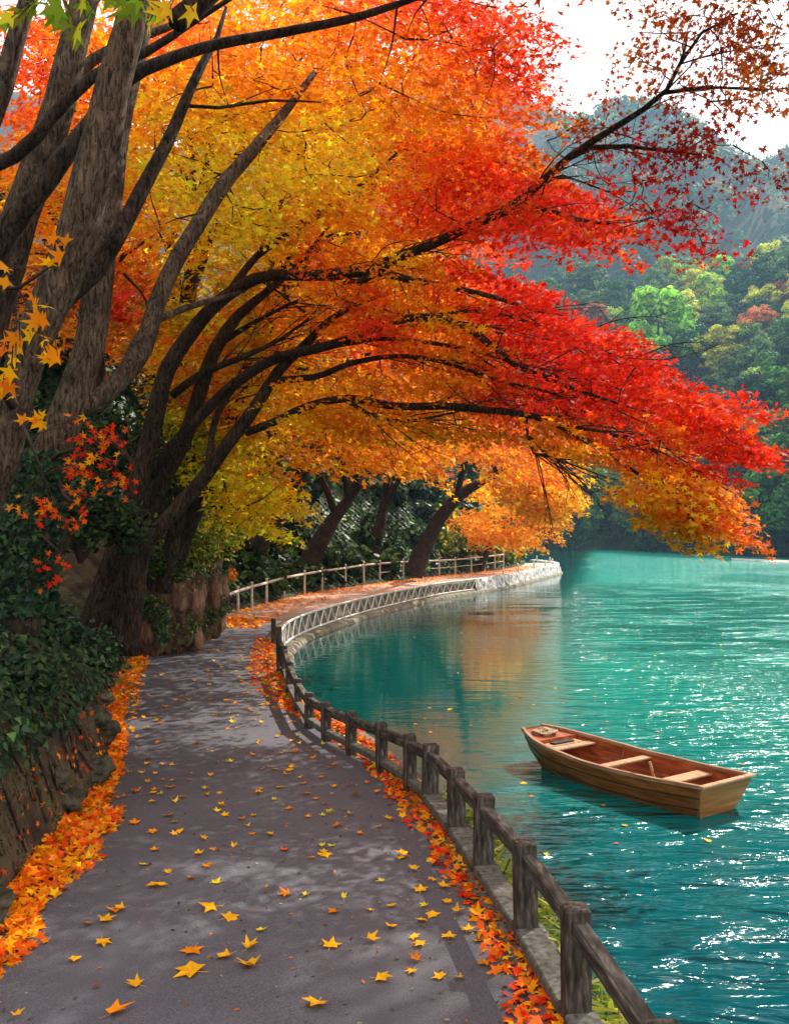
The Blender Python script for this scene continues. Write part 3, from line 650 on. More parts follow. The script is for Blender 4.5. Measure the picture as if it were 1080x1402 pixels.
class Tree:
    def __init__(s, loc, label, cat='maple tree', group=None, name='maple_tree'):
        s.e = empty(name, tuple(loc), label, cat, group); s.b = np.array(loc, float); s.pts = []; s.pads = []; s.tw = MB()
    def stem(s, name, P, m=None, n=12, rough=.07):
        mb = MB(); P = P.copy()
        if rough: P[:, :3] += np.array([[mn.noise(Vector((p[0] * 1.1 + k * 9, p[1], p[2] * 1.1))) for k in range(3)] for p in P]) * np.minimum(.05, P[:, 3:4] * .35)
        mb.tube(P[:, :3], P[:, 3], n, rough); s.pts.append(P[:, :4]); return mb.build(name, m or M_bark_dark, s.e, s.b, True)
    def near(s, p):
        A = np.vstack(s.pts)[:, :3]; k = ((A - p) ** 2).sum(1); k = k + np.where(A[:, 2] > p[2] + .5, 1.5, 0); return A[k.argmin()], math.sqrt(k.min())
    def twigs(s, centres, r0=.02, maxlen=4.5):
        # limbs reach each spray; a spray's own twiglets fan out from its centre
        order = sorted(centres, key=lambda p: s.near(p)[1])
        for p in order:
            q, d = s.near(p)
            if d > maxlen: continue
            k = min(1, d / 2.5); mid = q * .5 + p * .5 + np.array([random.uniform(-.12, .12), random.uniform(-.12, .12), -.06 + .16 * k]) * d ** .7
            P = spline(np.array([np.r_[q, r0 * (.6 + .5 * d)], np.r_[mid, r0 * (.45 + .2 * d)], np.r_[p, r0 * .3]]), .18)
            s.tw.tube(P[:, :3], P[:, 3], 5, 0, False); s.pts.append(P)
    def fans(s, centres, rad, nf=3, r0=.006, drift=(.4, -.1)):
        for p in centres:
            a0 = random.uniform(0, 6.28)
            for k in range(nf):
                a = a0 + k * 6.28 / nf + random.uniform(-.5, .5); e = p + np.array([math.cos(a) * rad, math.sin(a) * rad, random.uniform(-.35, .1) * rad])
                m_ = (p + e) / 2 + np.array([0, 0, .05 * rad]); s.tw.tube([p, m_, e], [r0, r0 * .8, r0 * .35], 4, 0, False)
    def shoots(s, P, k0, n, ln, r=.011):      # long fine side branches that run on with the limb
        for _ in range(n):
            k = random.randint(int(len(P) * k0), len(P) - 2); p = P[k, :3]; tg = unit(P[min(k + 2, len(P) - 1), :3] - P[k - 1, :3])
            d = unit(tg + np.array([random.gauss(.15, .25), random.uniform(-.5, .5), random.choice([-.38, .25, -.15, .45]) * random.uniform(.5, 1.2)])); L_ = ln * random.uniform(.5, 1.3)
            pts = [p]; q = p.copy(); dd = d.copy()
            for m_ in range(5):
                dd = unit(dd + rng.normal(0, .13, 3) + np.array([.05, 0, -.05])); q = q + dd * L_ / 5; pts.append(q.copy())
                if m_ in (1, 2, 3):
                    e = unit(dd + rng.normal(0, .5, 3)); s.tw.tube([q, q + e * L_ * .16, q + e * L_ * .3 + np.array([0, 0, -.03])], [r * .45, r * .3, r * .15], 4, 0, False)
            s.tw.tube(spline(np.array(pts), .12), np.linspace(r, r * .25, len(spline(np.array(pts), .12))), 5, 0, False)
    def finish_twigs(s, name='twigs', m=None): 
        if s.tw.v: s.tw.build(name, m or M_twig, s.e, s.b, True)
        s.tw = MB()
def pad_leaves(centres, rad, per, lsize, drift=(.15, 0, -.22), thick=.1, up=1.0, jit=16, colf=None, toward=.35):
    P = []; K = len(centres); pc = []
    cc_ = np.array(centres); tone = crown_col(cc_, 34) * np.exp(rng.normal(0, .16, (K, 1)))
    for j_, c in enumerate(centres):
        r = rad * random.uniform(.6, 1.35); nn2 = int(per * (r / rad) ** 1.5)
        a = rng.uniform(0, 6.28, nn2); q = np.sqrt(rng.uniform(0, 1, nn2)) * r
        el = random.gauss(0, .45); x = q * np.cos(a) * 1.4; y = q * np.sin(a) * .75
        X_ = x * math.cos(el) - y * math.sin(el); Y_ = x * math.sin(el) + y * math.cos(el)
        z = -.32 * (q / r) ** 2 * r * random.uniform(.4, 1.2) + rng.normal(0, thick * r, nn2) + X_ * drift[2] + .12 * r * np.sin(a * 3 + el)
        P.append(c + np.stack([X_ + drift[0] * r, Y_ + drift[1] * r, z], 1)); pc.append(np.repeat(tone[j_:j_ + 1], nn2, 0))
    P = np.vstack(P); n_ = len(P)
    N = rng.normal(0, .55, (n_, 3)) + np.array([0, 0, up]); N += np.array([rng.choice([-.2, .2]), -toward, 0])
    S = lsize * rng.uniform(.5, 1.35, n_)
    col = crown_col(P, jit) * .4 + np.vstack(pc) * .6
    return P, N, S, jitter(col, n_)

# ------------------------------------------------------------------ the arching maples over the path
DG = 14.3
# tree 1: longest arching limb, thin dark-red end against the sky
g1 = Tree(at(119, 900, DG), 'dark arching maple whose longest limb ends in dark red sprays against the sky', group='dark arching maples at the bend of the path')
P1 = np.array([1, 1, 1, .82]) * limb([(102,915,DG,.25),(120,862,DG,.21),(150,785,DG,.20),(184,682,DG,.19),(205,600,DG,.18),(222,530,14.2,.165),(243,482,14.1,.15),(285,430,13.9,.13),(312,403,13.7,.12),(350,383,13.4,.108),(400,375,13.1,.1),(450,377,12.8,.096),(500,372,12.5,.09),(545,352,12.2,.085),(590,335,12,.08),(640,312,11.7,.075),(690,288,11.4,.07),(733,255,11.1,.062),(780,213,10.8,.053),(830,180,10.5,.046),(880,150,10.2,.038),(912,124,10,.032),(930,88,9.9,.026),(960,45,9.8,.02),(1010,18,9.7,.012)])
g1.stem('trunk', P1, n=14)
for B_ in [[(545,352,12.2,.06),(500,384,12.3,.05),(470,388,12.5,.03)],
           [(520,374,12.3,.06),(570,385,12,.045),(620,394,11.7,.038),(680,408,11.4,.03),(730,425,11.2,.02),(770,432,11,.01)],
           [(700,283,11.3,.04),(745,286,11.2,.032),(790,300,11,.025),(840,308,10.9,.014)],
           [(775,217,10.8,.04),(810,201,10.7,.032),(860,200,10.5,.025),(905,206,10.3,.018),(960,212,10.2,.01)],
           [(905,128,10,.028),(940,124,9.9,.022),(985,120,9.8,.016),(1050,125,9.7,.008)],
           [(912,124,10,.02),(935,75,10.6,.018),(940,45,10.9,.01)],
           [(735,255,11.1,.02),(770,240,11.3,.015),(830,262,11.4,.01),(870,262,11.4,.006)],
           [(312,403,13.7,.07),(350,352,13.9,.055),(400,316,14.2,.07),(440,292,14.6,.065),(475,268,15,.05),(510,240,15.3,.035),(545,208,15.6,.018)],
           [(352,350,13.9,.03),(372,308,13.8,.02),(392,266,13.8,.008)]]:
    b_ = limb(B_); g1.stem('branch', b_, n=8, rough=.04); g1.shoots(b_, .3, 3, .9, .009)
g1.shoots(P1, .55, 26, 1.3)
Zs = zonel([(545,200),(700,195),(750,245),(835,300),(845,325),(790,335),(700,330),(560,325)], 140, 3.0, .1)
Za = zone([(350,250),(520,200),(560,330),(480,360),(340,340)], 13.6, 17, 42)
Zt = [at(px + random.gauss(0, 5), py + random.gauss(0, 9), d + random.gauss(0, .3)) for px, py, d in
      [(755,190,10.9),(810,195,10.7),(835,205,10.6),(850,188,10.5),(872,200,10.4),(895,180,10.3),(905,210,10.3),(925,195,10.2),(945,215,10.2),(960,185,10.1),(985,205,10.1),(1010,200,10),(1035,215,10),(1045,225,10),
       (830,235,10.9),(860,225,10.8),(870,260,11),(850,250,11),(900,250,10.8),(885,275,11),(915,285,10.9),(935,270,10.8),(945,295,10.8),(960,310,10.8),(930,315,10.9),(985,325,10.8),(990,345,10.8),(900,315,11),(970,335,10.8),(865,290,11),(840,285,11),(955,285,10.7),(985,295,10.7),(880,240,10.8),(905,300,11),
       (800,165,11.2),(775,185,11),(900,95,10),(880,85,10.2),(870,60,10.3),(905,50,10),(925,30,10),(950,70,9.8),(985,60,9.7),(1015,50,9.7),(1040,70,9.6),(1060,60,9.6),(1035,30,9.6),(1070,25,9.6),(990,25,9.7),(1000,95,9.7),(1045,100,9.6),(1070,110,9.6),(1065,85,9.6),(975,115,9.7),(1010,125,9.7),(985,140,9.7),(965,145,9.7),(1040,140,9.6),
       (955,20,9.9),(975,45,9.9),(925,105,10),(940,155,10),(860,105,10.3),(880,125,10.2),(850,80,10.4),(870,35,10.6),(1020,150,9.6),(905,120,10),(930,60,10),(1055,15,9.6),(1020,8,9.6)]]
Zt2 = [p + rng.normal(0, .16, 3) * np.array([1, 1.3, .55]) for p in Zt for _ in range(2)]
g1.twigs(Zt, .012); g1.twigs([z for z in Zs if random.random() < .5], .013); g1.twigs(Za[::2], .014); g1.finish_twigs()
a = pad_leaves(Zs, .45, 115, .06); b = pad_leaves(Zt2, .19, 27, .05, thick=.35, up=.3); c = pad_leaves(Za, .5, 90, .075)
leaves('crown', *[np.concatenate(q) for q in zip(a, b, c)], MAPLE, M_leaf, g1.e, g1.b)

# tree 2: mid limbs, the red tier
g2 = Tree(at(152, 885, 14.9), 'middle dark stem of the leaning three, carrying the broad scarlet tier over the lake', group='dark arching maples at the bend of the path')
P2 = np.array([1, 1, 1, .72]) * limb([(146,905,14.9,.27),(155,850,14.9,.22),(186,745,14.9,.2),(212,680,14.9,.19),(250,605,14.8,.18),(272,540,14.7,.165),(295,478,14.6,.15),(325,432,14.6,.12),(362,402,14.6,.09),(410,360,14.8,.06),(450,310,15,.03)])
g2.stem('trunk', P2, n=14)
for B_ in [[(208,650,14.8,.09),(232,615,14.6,.09),(280,563,14.3,.085),(320,524,14,.08),(370,495,13.7,.075),(425,478,13.3,.07),(480,464,12.9,.066),(540,441,12.5,.06),(590,435,12.1,.056),(640,449,11.7,.052),(672,475,11.4,.046),(705,500,11.2,.04),(755,520,10.9,.032),(810,541,10.6,.022),(870,560,10.4,.012)],
           [(236,542,14.6,.07),(270,515,14.4,.065),(302,500,14.2,.055),(340,485,14,.045),(385,464,13.9,.03),(430,430,13.9,.015)],
           [(425,478,13.3,.04),(480,470,13.1,.035),(540,464,12.8,.03),(640,478,12.2,.028),(690,492,11.8,.024),(750,515,11.4,.016),(830,520,11,.008)],
           [(590,435,12.1,.03),(650,425,11.9,.025),(720,440,11.6,.02),(800,470,11.2,.014),(880,500,10.8,.008)],
           [(300,470,14.6,.06),(350,440,14.9,.04),(420,405,15.3,.02)]]:
    b_ = limb(B_); g2.stem('branch', b_, n=9, rough=.04); g2.shoots(b_, .4, 12, 1.4)
Zs = zonel([(430,360),(560,350),(710,385),(790,425),(850,462),(885,510),(930,540),(975,575),(905,590),(780,560),(600,510),(450,450)], 275, 3.4, .1)
Zs += zone([(975,540),(1008,538),(1000,560),(980,565)], 9.8, 10.4, 5) + zone([(930,550),(980,580),(1035,622),(1020,630),(980,615),(940,600)], 9.6, 10.6, 18)
g2.twigs([z for z in Zs if random.random() < .5], .013); g2.finish_twigs()
leaves('crown', *pad_leaves(Zs, .42, 120, .06), MAPLE, M_leaf, g2.e, g2.b)

# tree 3: lower limbs, orange tips over the lake
g3 = Tree(at(176, 880, 14.0), 'slender leaning maple nearest the path, its low limb tipped orange above the water', group='dark arching maples at the bend of the path')
P3 = np.array([1, 1, 1, .74]) * limb([(174,900,14,.21),(180,852,14,.185),(188,790,14,.18),(203,742,14,.165),(240,700,14,.155),(280,652,14,.148),(320,600,13.9,.14),(352,552,13.8,.125),(382,510,13.8,.11),(416,474,13.8,.09),(452,438,13.9,.07),(500,412,14.1,.045),(555,396,14.3,.02)])
g3.stem('trunk', P3, n=14)
for B_ in [[(338,592,13.8,.065),(380,576,13.5,.062),(422,556,13.2,.06),(475,546,12.8,.058),(540,556,12.4,.055),(605,556,12,.052),(665,562,11.6,.048),(720,567,11.3,.044),(768,584,11,.038),(820,615,10.7,.03),(868,646,10.5,.022),(910,672,10.3,.014),(948,712,10.2,.007)],
           [(372,522,13.8,.06),(430,516,13.4,.05),(478,498,13,.042),(540,488,12.7,.035),(600,494,12.3,.028),(680,520,11.8,.022),(760,540,11.3,.014),(830,575,11,.008)],
           [(470,547,12.8,.03),(520,573,12.5,.026),(570,575,12.2,.02),(620,565,12,.014)],
           [(768,584,11,.025),(820,590,10.8,.018),(880,610,10.5,.012),(930,640,10.3,.007)],
           [(720,567,11.3,.02),(730,620,11.2,.015),(790,630,11,.008)],
           [(282,650,14,.05),(300,560,14.6,.05),(345,510,15,.04),(400,470,15.4,.02)]]:
    b_ = limb(B_); g3.stem('branch', b_, n=9, rough=.04); g3.shoots(b_, .35, 12, 1.3)
Zs = zonel([(330,540),(470,500),(620,505),(800,560),(905,600),(940,625),(965,660),(975,715),(950,715),(940,730),(900,690),(860,680),(900,655),(880,640),(800,620),(740,605),(600,600),(450,600)], 205, 3.2, .12)
Zs += zone([(900,630),(970,650),(980,725),(950,725),(930,690)], 9.8, 10.8, 22) + zone([(842,675),(935,685),(962,750),(945,752),(905,705)], 9.9, 10.8, 14)
g3.twigs([z for z in Zs if random.random() < .55], .012); g3.finish_twigs()
leaves('crown', *pad_leaves(Zs, .38, 105, .058), MAPLE, M_leaf, g3.e, g3.b)

# ------------------------------------------------------------------ big trunks at the left
def near_tree(base, label, trunk, brs, Zs, rad, per, ls, bm=M_bark, dark=(), toward=.35):
    t = Tree(base, label, group='large maples rising out of the ivy at the left')
    t.stem('trunk', limb(trunk), bm, 18, .06)
    for k, B_ in enumerate(brs): t.stem('branch', limb(B_), M_bark_dark if k in dark else bm, 10, .05)
    if Zs:
        t.twigs([z for z in Zs if random.random() < .5], .014); t.finish_twigs()
        leaves('crown', *pad_leaves(Zs, rad, per, ls, toward=toward), MAPLE, M_leaf, t.e, t.b)
    return t
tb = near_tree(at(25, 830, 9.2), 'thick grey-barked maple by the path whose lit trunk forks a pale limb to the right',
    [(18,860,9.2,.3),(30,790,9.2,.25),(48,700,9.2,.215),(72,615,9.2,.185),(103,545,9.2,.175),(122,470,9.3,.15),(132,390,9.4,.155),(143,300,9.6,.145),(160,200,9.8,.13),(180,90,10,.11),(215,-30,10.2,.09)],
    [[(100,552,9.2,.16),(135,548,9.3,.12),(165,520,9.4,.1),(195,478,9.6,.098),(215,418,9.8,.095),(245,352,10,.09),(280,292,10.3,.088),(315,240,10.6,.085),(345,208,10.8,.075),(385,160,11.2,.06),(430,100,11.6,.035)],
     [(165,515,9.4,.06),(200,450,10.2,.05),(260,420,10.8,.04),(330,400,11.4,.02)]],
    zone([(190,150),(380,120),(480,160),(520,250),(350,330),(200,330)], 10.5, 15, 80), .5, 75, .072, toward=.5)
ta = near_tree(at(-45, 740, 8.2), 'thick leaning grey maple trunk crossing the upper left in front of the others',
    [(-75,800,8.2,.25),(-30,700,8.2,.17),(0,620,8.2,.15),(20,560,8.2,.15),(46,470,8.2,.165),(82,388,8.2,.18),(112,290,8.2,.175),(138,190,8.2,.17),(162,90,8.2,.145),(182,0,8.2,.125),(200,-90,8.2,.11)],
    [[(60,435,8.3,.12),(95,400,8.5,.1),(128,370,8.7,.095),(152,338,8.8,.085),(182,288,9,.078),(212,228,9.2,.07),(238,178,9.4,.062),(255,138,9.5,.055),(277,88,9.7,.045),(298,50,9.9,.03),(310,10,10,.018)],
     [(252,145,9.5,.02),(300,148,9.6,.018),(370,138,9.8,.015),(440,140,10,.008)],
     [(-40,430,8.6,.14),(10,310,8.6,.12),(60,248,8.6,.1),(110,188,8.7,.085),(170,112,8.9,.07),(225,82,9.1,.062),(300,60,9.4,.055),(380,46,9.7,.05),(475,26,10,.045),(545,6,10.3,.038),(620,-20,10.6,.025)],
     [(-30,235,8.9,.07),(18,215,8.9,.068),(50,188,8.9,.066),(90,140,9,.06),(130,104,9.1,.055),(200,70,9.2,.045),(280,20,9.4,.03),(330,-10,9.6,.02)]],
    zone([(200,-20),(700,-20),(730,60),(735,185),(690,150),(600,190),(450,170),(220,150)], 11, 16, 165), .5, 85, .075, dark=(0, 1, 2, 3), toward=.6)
# crown sprays of the near limb are carried by one long limb that runs right along the top of the frame
tc_ = near_tree(at(-40, 700, 9.8), 'brown maple trunk rising at the far upper left behind the front trunks',
    [(-70,760,9.8,.25),(-20,470,9.8,.2),(10,370,9.8,.19),(35,290,9.8,.18),(60,220,9.8,.175),(82,140,9.8,.165),(102,60,9.8,.15),(122,-40,9.8,.13)],
    [[(70,180,9.8,.08),(110,100,10.2,.07),(170,60,10.6,.06),(250,30,11,.04)], [(-60,300,9.6,.12),(-10,150,9.6,.11),(20,60,9.6,.1),(50,-40,9.6,.08)]],
    zone([(0,20),(110,10),(160,100),(160,300),(60,320),(0,330)], 11, 15, 70), .5, 70, .075)
shade_sprays = [np.array([random.uniform(.5, 8.5), random.uniform(6.2, 12.5), random.uniform(8.6, 10.4)]) for _ in range(560)]  # unseen sprays added above the frame to shade the near path
shade_sprays = [p for p in shade_sprays if proj(p)[1] < -45 - 0 * p[0]] + [np.array([random.uniform(-3, 7), random.uniform(1, 7), random.uniform(8.2, 10.2)]) for _ in range(230)]
shade_limb2 = spline(np.array([[-2.0, 8.2, 7.2, .1], [.5, 10, 10.6, .09], [4.5, 13.5, 12.6, .07], [9.5, 18, 13, .03]]), .3); ta.stem('branch', shade_limb2, M_bark_dark, 8, .03)  # added out-of-view limb that carries the shading sprays
shade_sprays2 = [np.array([random.uniform(3.2, 9.8), random.uniform(11.5, 19), random.uniform(11.6, 13.4)]) for _ in range(380)]; shade_sprays += [p for p in shade_sprays2 if proj(p)[1] < -38]
shade_limb = limb([(150,-60,8.2,.11),(420,-320,8.4,.1),(700,-420,8.8,.08),(1000,-430,9.2,.06),(1250,-420,9.6,.03)]); ta.stem('branch', shade_limb, M_bark_dark, 8, .03)  # second unseen limb, added for the same shading sprays
ta.twigs(shade_sprays[::3], .014, 6); ta.finish_twigs()
leaves('crown', *pad_leaves(shade_sprays, .6, 75, .09), MAPLE6, M_leaf, ta.e, ta.b)  # this crown is the added shade cover, out of view
# green and orange leaves close to the lens belong to low shoots of the front trunk
def shoot(tree, path, leafspec, cols, size, per, name='leafy_branch'):
    P = limb(path); mb = MB(); mb.tube(P[:, :3], P[:, 3], 6, 0); tw = mb.build(name, M_twig, tree.e, tree.b, True)
    Q = []
    for (x, y, d) in leafspec:
        for _ in range(per): Q.append(at(x + random.gauss(0, 9), y + random.gauss(0, 8), d + random.gauss(0, .08)))
    Q = np.array(Q); n_ = len(Q); N = rng.normal(0, .5, (n_, 3)) + np.array([.1, -.75, .35])
    T = rng.normal(0, .45, (n_, 3)) + np.array([1, 0, 0])
    cc = np.array([PAL[random.choice(cols)] for _ in range(n_)])
    leaves('leaves', Q, N, size * rng.uniform(.7, 1.2, n_), jitter(cc, n_, .18), MAPLE, M_leaf, tw, tree.b, .3, T)
    mbp = MB()
    for q in Q:
        k = ((P[:, :3] - q) ** 2).sum(1).argmin(); mbp.tube([P[k, :3], (P[k, :3] + q) / 2 + np.array([0, 0, .02]), q], .0025, 4, 0, False)
    mbp.build('stalks', M_twig, tw, tree.b)
shoot(ta, [(-60,-120,8.2,.06),(-30,-50,5.5,.03),(20,-25,4.2,.02),(80,-15,4,.014),(150,-12,4,.01),(235,-8,4,.006)], [(15,30,4),(30,8,4),(75,22,4.1),(60,2,4),(100,38,4),(120,12,4.1),(185,12,4),(212,22,4),(160,-4,4),(195,-8,4)], ['g','g','yg'], .085, 3)
shoot(ta, [(215,-60,4.6,.01),(225,-25,4.2,.008),(245,-5,4,.005)], [(222,20,4),(245,6,4)], ['yo','y'], .08, 3)
shoot(ta, [(20,560,8.2,.04),(-30,470,6.2,.03),(-20,390,5.4,.02),(25,395,5.2,.012),(60,372,5.1,.008),(95,345,5,.004)], [(80,346,5),(12,375,5),(40,425,5.1),(55,460,5.1),(30,470,5.1),(70,490,5.1),(12,490,5),(58,435,5),(5,520,5)], ['o','o','yo'], .08, 4)
shoot(ta, [(-30,470,6.2,.02),(0,520,5.8,.015),(30,560,5.6,.01),(70,580,5.5,.004)], [(40,568,5.5),(62,576,5.5),(8,535,5.5),(2,470,5.4)], ['o','yo'], .075, 3)
shoot(tb, [(60,640,9.2,.04),(85,620,8.8,.02),(120,610,8.6,.012),(160,640,8.5,.006)], [(105,600,8.6),(125,625,8.6),(140,600,8.6),(110,650,8.6),(150,640,8.6),(130,660,8.6),(95,640,8.6),(160,610,8.6)], ['ro','r','o'], .058, 9)
shoot(tb, [(40,740,9.2,.03),(60,735,8.8,.02),(85,760,8.6,.01)], [(78,705,8.6),(95,720,8.6),(60,770,8.6),(85,775,8.6),(75,800,8.6),(110,715,8.6)], ['ro','r'], .055, 7)

shoot(tb, [(72,640,9.2,.03),(100,690,8.7,.015),(150,660,8.5,.008),(185,640,8.5,.004)], [(150,670,8.6),(120,690,8.6),(170,655,8.5),(100,675,8.6),(60,700,8.5),(140,590,8.6),(165,600,8.6)], ['ro','o','r'], .055, 8)
shoot(ta, [(20,560,8.2,.03),(40,600,7.6,.015),(60,650,7.5,.006)], [(95,575,7.7),(115,640,7.6),(60,690,7.6),(30,700,7.6)], ['o','ro'], .05, 6)

# ------------------------------------------------------------------ background maples on the slope
def bg_maple(base_px, depth, top_px, label, r, polys, rad=.8, per=70, ls=.13, trunk_mid=None, br=5, group='autumn maples on the wooded slope behind', m=M_bark_dark, d_extra=0):
    b0 = at(base_px[0], base_px[1], depth); t = Tree(b0, label, group=group)
    path = [(base_px[0], base_px[1] + 12, depth, r * 1.3)]
    for q in (trunk_mid or []): path.append(q)
    path.append((top_px[0], top_px[1], depth + d_extra, r * .35))
    P = limb(path); t.stem('trunk', P, m, 10, .06)
    Zs = []
    for poly, d0, d1, n_ in polys: Zs += zone(poly, d0, d1, n_)
    idx = random.sample(range(len(Zs)), min(br, len(Zs)))
    for i in idx:
        k = int(len(P) * random.uniform(.5, .9)); a = P[k]; e = Zs[i]
        mid = (a[:3] + e) / 2 + np.array([0, 0, .12 * np.linalg.norm(e - a[:3])])
        t.stem('branch', spline(np.array([np.r_[a[:3], a[3] * .6], np.r_[mid, a[3] * .4], np.r_[e, a[3] * .12]]), .4), m, 7, .04)
    t.twigs([z for z in Zs if random.random() < .3], .02, 6); t.finish_twigs()
    leaves('crown', *pad_leaves(Zs, rad, per, ls, jit=10, toward=.5), MAPLE6, M_leaf, t.e, t.b)
    return t
bg_maple((235,760), 18, (420,300), 'yellow maple with a leaning trunk on the slope just past the bend', .2, [([(300,180),(560,150),(620,300),(540,420),(330,440),(250,330)], 16, 22, 110)], .75, 75, .11)
bg_maple((215,700), 20, (300,120), 'tall orange maple on the slope behind the pale forked limb', .22, [([(150,0),(480,-10),(520,130),(400,190),(180,200)], 17, 23, 135)], .8, 75, .115)
bg_maple((150,690), 19, (110,250), 'red and orange maple deep behind the front trunks', .2, [([(0,20),(170,20),(240,350),(230,470),(120,480),(0,430)], 15, 22, 130)], .8, 75, .12)
bg_maple((330,735), 24, (560,120), 'broad orange maple filling the upper middle of the wood', .22, [([(430,-20),(690,-20),(720,120),(690,230),(600,240),(420,220)], 15, 24, 120)], .75, 75, .11)
bg_maple((225,800), 17.5, (290,480), 'yellow green maple hanging low over the rocky bank', .13, [([(225,430),(330,400),(390,430),(385,520),(330,600),(385,655),(390,690),(345,740),(300,690),(240,640),(200,560)], 15, 19, 160)], .5, 80, .085)
bg_maple((290,790), 22, (430,440), 'orange maple behind the slender stem above the handrail start', .17, [([(330,380),(600,380),(640,470),(640,600),(560,640),(400,650),(340,600),(300,520)], 17, 25, 150)], .75, 80, .11)
bg_maple((415,772), 40, (500,655), 'leaning dark trunked orange maple beyond the handrail, left of the pair', .36, [([(370,560),(640,560),(610,610),(565,650),(520,630),(440,610)], 30, 40, 90)], .9, 90, .17, trunk_mid=[(452,718,40,.33)])
bg_maple((505,762), 48, (530,660), 'dark maple trunk half hidden in shade beyond the handrail', .34, [([(460,560),(620,570),(600,630),(500,620)], 42, 50, 50)], 1.1, 80, .18, trunk_mid=[(520,720,48,.3)])
hh = bg_maple((565,775), 46, (700,632), 'leaning black trunked maple with a fiery orange crown beyond the handrail near the far tip', .4, [([(590,590),(700,570),(765,610),(770,685),(745,712),(722,690),(690,640),(620,618)], 34, 46, 130), ([(690,650),(768,640),(772,690),(742,722)], 34, 42, 34)], .9, 95, .15, trunk_mid=[(592,728,46,.36),(625,682,46,.3),(665,656,46,.2)])
bg_maple((655,770), 56, (690,700), 'small yellow green maple at the outer end of the handrail', .2, [([(640,660),(740,670),(745,735),(700,750),(640,745)], 50, 60, 70)], 1.0, 90, .18)
bg_maple((250,740), 30, (240,300), 'pale orange maple far up the slope behind the trunks', .3, [([(100,60),(420,60),(450,480),(100,500)], 24, 32, 150)], 1.3, 90, .19)
bg_maple((350,740), 34, (560,400), 'crimson and gold maple far up the slope', .3, [([(380,80),(660,100),(660,520),(380,500)], 26, 36, 170)], 1.3, 90, .19)

# ------------------------------------------------------------------ undergrowth, ivy, shrubs
def surf_scatter(n, i0, i1, t0, t1, pw=1.0):
    P = []; N = []
    for _ in range(n):
        i = random.uniform(i0, i1); t = t0 + (t1 - t0) * random.random() ** pw
        p = bank_pt(i, t); e = .05
        a = bank_pt(min(i + 1, len(Bn) - 1), t) - p; b_ = bank_pt(i, t + e) - p; nn_ = np.cross(b_, a); nn_ /= np.linalg.norm(nn_) + 1e-9
        if nn_[2] < -.2 or nn_[0] * -1 > .9: nn_ = -nn_
        P.append(p); N.append(nn_)
    return np.array(P), np.array(N)
def cmix(keys, n, v=.25):
    c = np.array([PAL[random.choice(keys)] if isinstance(keys[0], str) else s2l(random.choice(keys)) for _ in range(n)]); return jitter(c, n, v, .06)
GIVY = [(40,70,44),(52,84,50),(30,56,38),(70,98,52),(58,82,60),(26,46,30)]
P, N = surf_scatter(15000, bank_i(5.5), bank_i(15.8), .2, 3.6, 1.6)
lo = np.array([.62 + .5 * mn.noise(Vector((p[0] * .8, p[1] * .8, 0))) for p in P]); keep = (P[:, 2] > lo) | ((P[:, 1] > 8.8) & (P[:, 2] > .2)); P, N = P[keep], N[keep]
N = N + rng.normal(0, .45, N.shape) + np.array([.25, -.35, .3]); P = P + unit(N) * rng.uniform(.02, .22, (len(P), 1)) * (.5 + np.array([abs(mn.noise(Vector((p[0] * 1.5, p[1] * 1.5, p[2] * 1.5)))) for p in P])[:, None] * 2)
o = leaves('ivy', P, N, .048 * rng.uniform(.6, 1.3, len(P)), cmix(GIVY, len(P)), IVYL, M_ivy, None); o['kind'] = 'stuff'
# ivy climbing the lit trunk
P = []
for _ in range(2300):
    k = random.random() ** 1.4; c = at(20 + 45 * k, 840 - 220 * k, 9.2 - .05); a = random.uniform(-3.4, .4); r = .3 - .07 * k + random.random() * .1 * (1 - k)
    P.append(c + np.array([math.cos(a) * r, math.sin(a) * r, 0]))
P = np.array(P); N = rng.normal(0, .5, P.shape) + np.array([.1, -.8, .3])
leaves('climbing_ivy', P, N, .05 * rng.uniform(.6, 1.2, len(P)), cmix(GIVY, len(P)), IVYL, M_ivy, tb.e, tb.b)

# roots creeping down the bank, moss on its foot, stones in its face
def roots(tree, y0, y1, n_, r, t0=1.0):
    for _ in range(n_):
        i = bank_i(random.uniform(y0, y1)); t = t0 * random.uniform(.5, 1); pts = []; k = float(i)
        while t > .03:
            p = bank_pt(k, t); pts.append(np.r_[p + np.array([.02, -.02, .01]), r * (.35 + .65 * t / t0)]); t -= random.uniform(.04, .11); k = np.clip(k + random.gauss(0, 1.3), 1, len(Bn) - 2)
        if len(pts) > 3:
            P_ = spline(np.array(pts), .06); mb = MB(); mb.tube(P_[:, :3], P_[:, 3], 6, .1); mb.build('root', M_bark, tree.e, tree.b, True)
roots(ta, 6, 9.5, 9, .035, .8); roots(tb, 8, 12, 9, .035, .8); roots(g1, 13, 16.5, 8, .04); roots(g3, 14, 18, 7, .04)
P, N = surf_scatter(15000, bank_i(5), bank_i(15), .0, .9, 1.0); lo = np.array([mn.noise(Vector(p * 1.7)) for p in P]); P, N = P[lo > -.12], N[lo > -.12]
leaves('moss', P + unit(N) * .008, N + rng.normal(0, .6, N.shape), .017 * rng.uniform(.5, 1.4, len(P)), cmix([(70,76,30),(92,96,40),(54,58,26),(110,104,52),(84,66,40)], len(P)), OVAL, M_ivy)['kind'] = 'stuff'
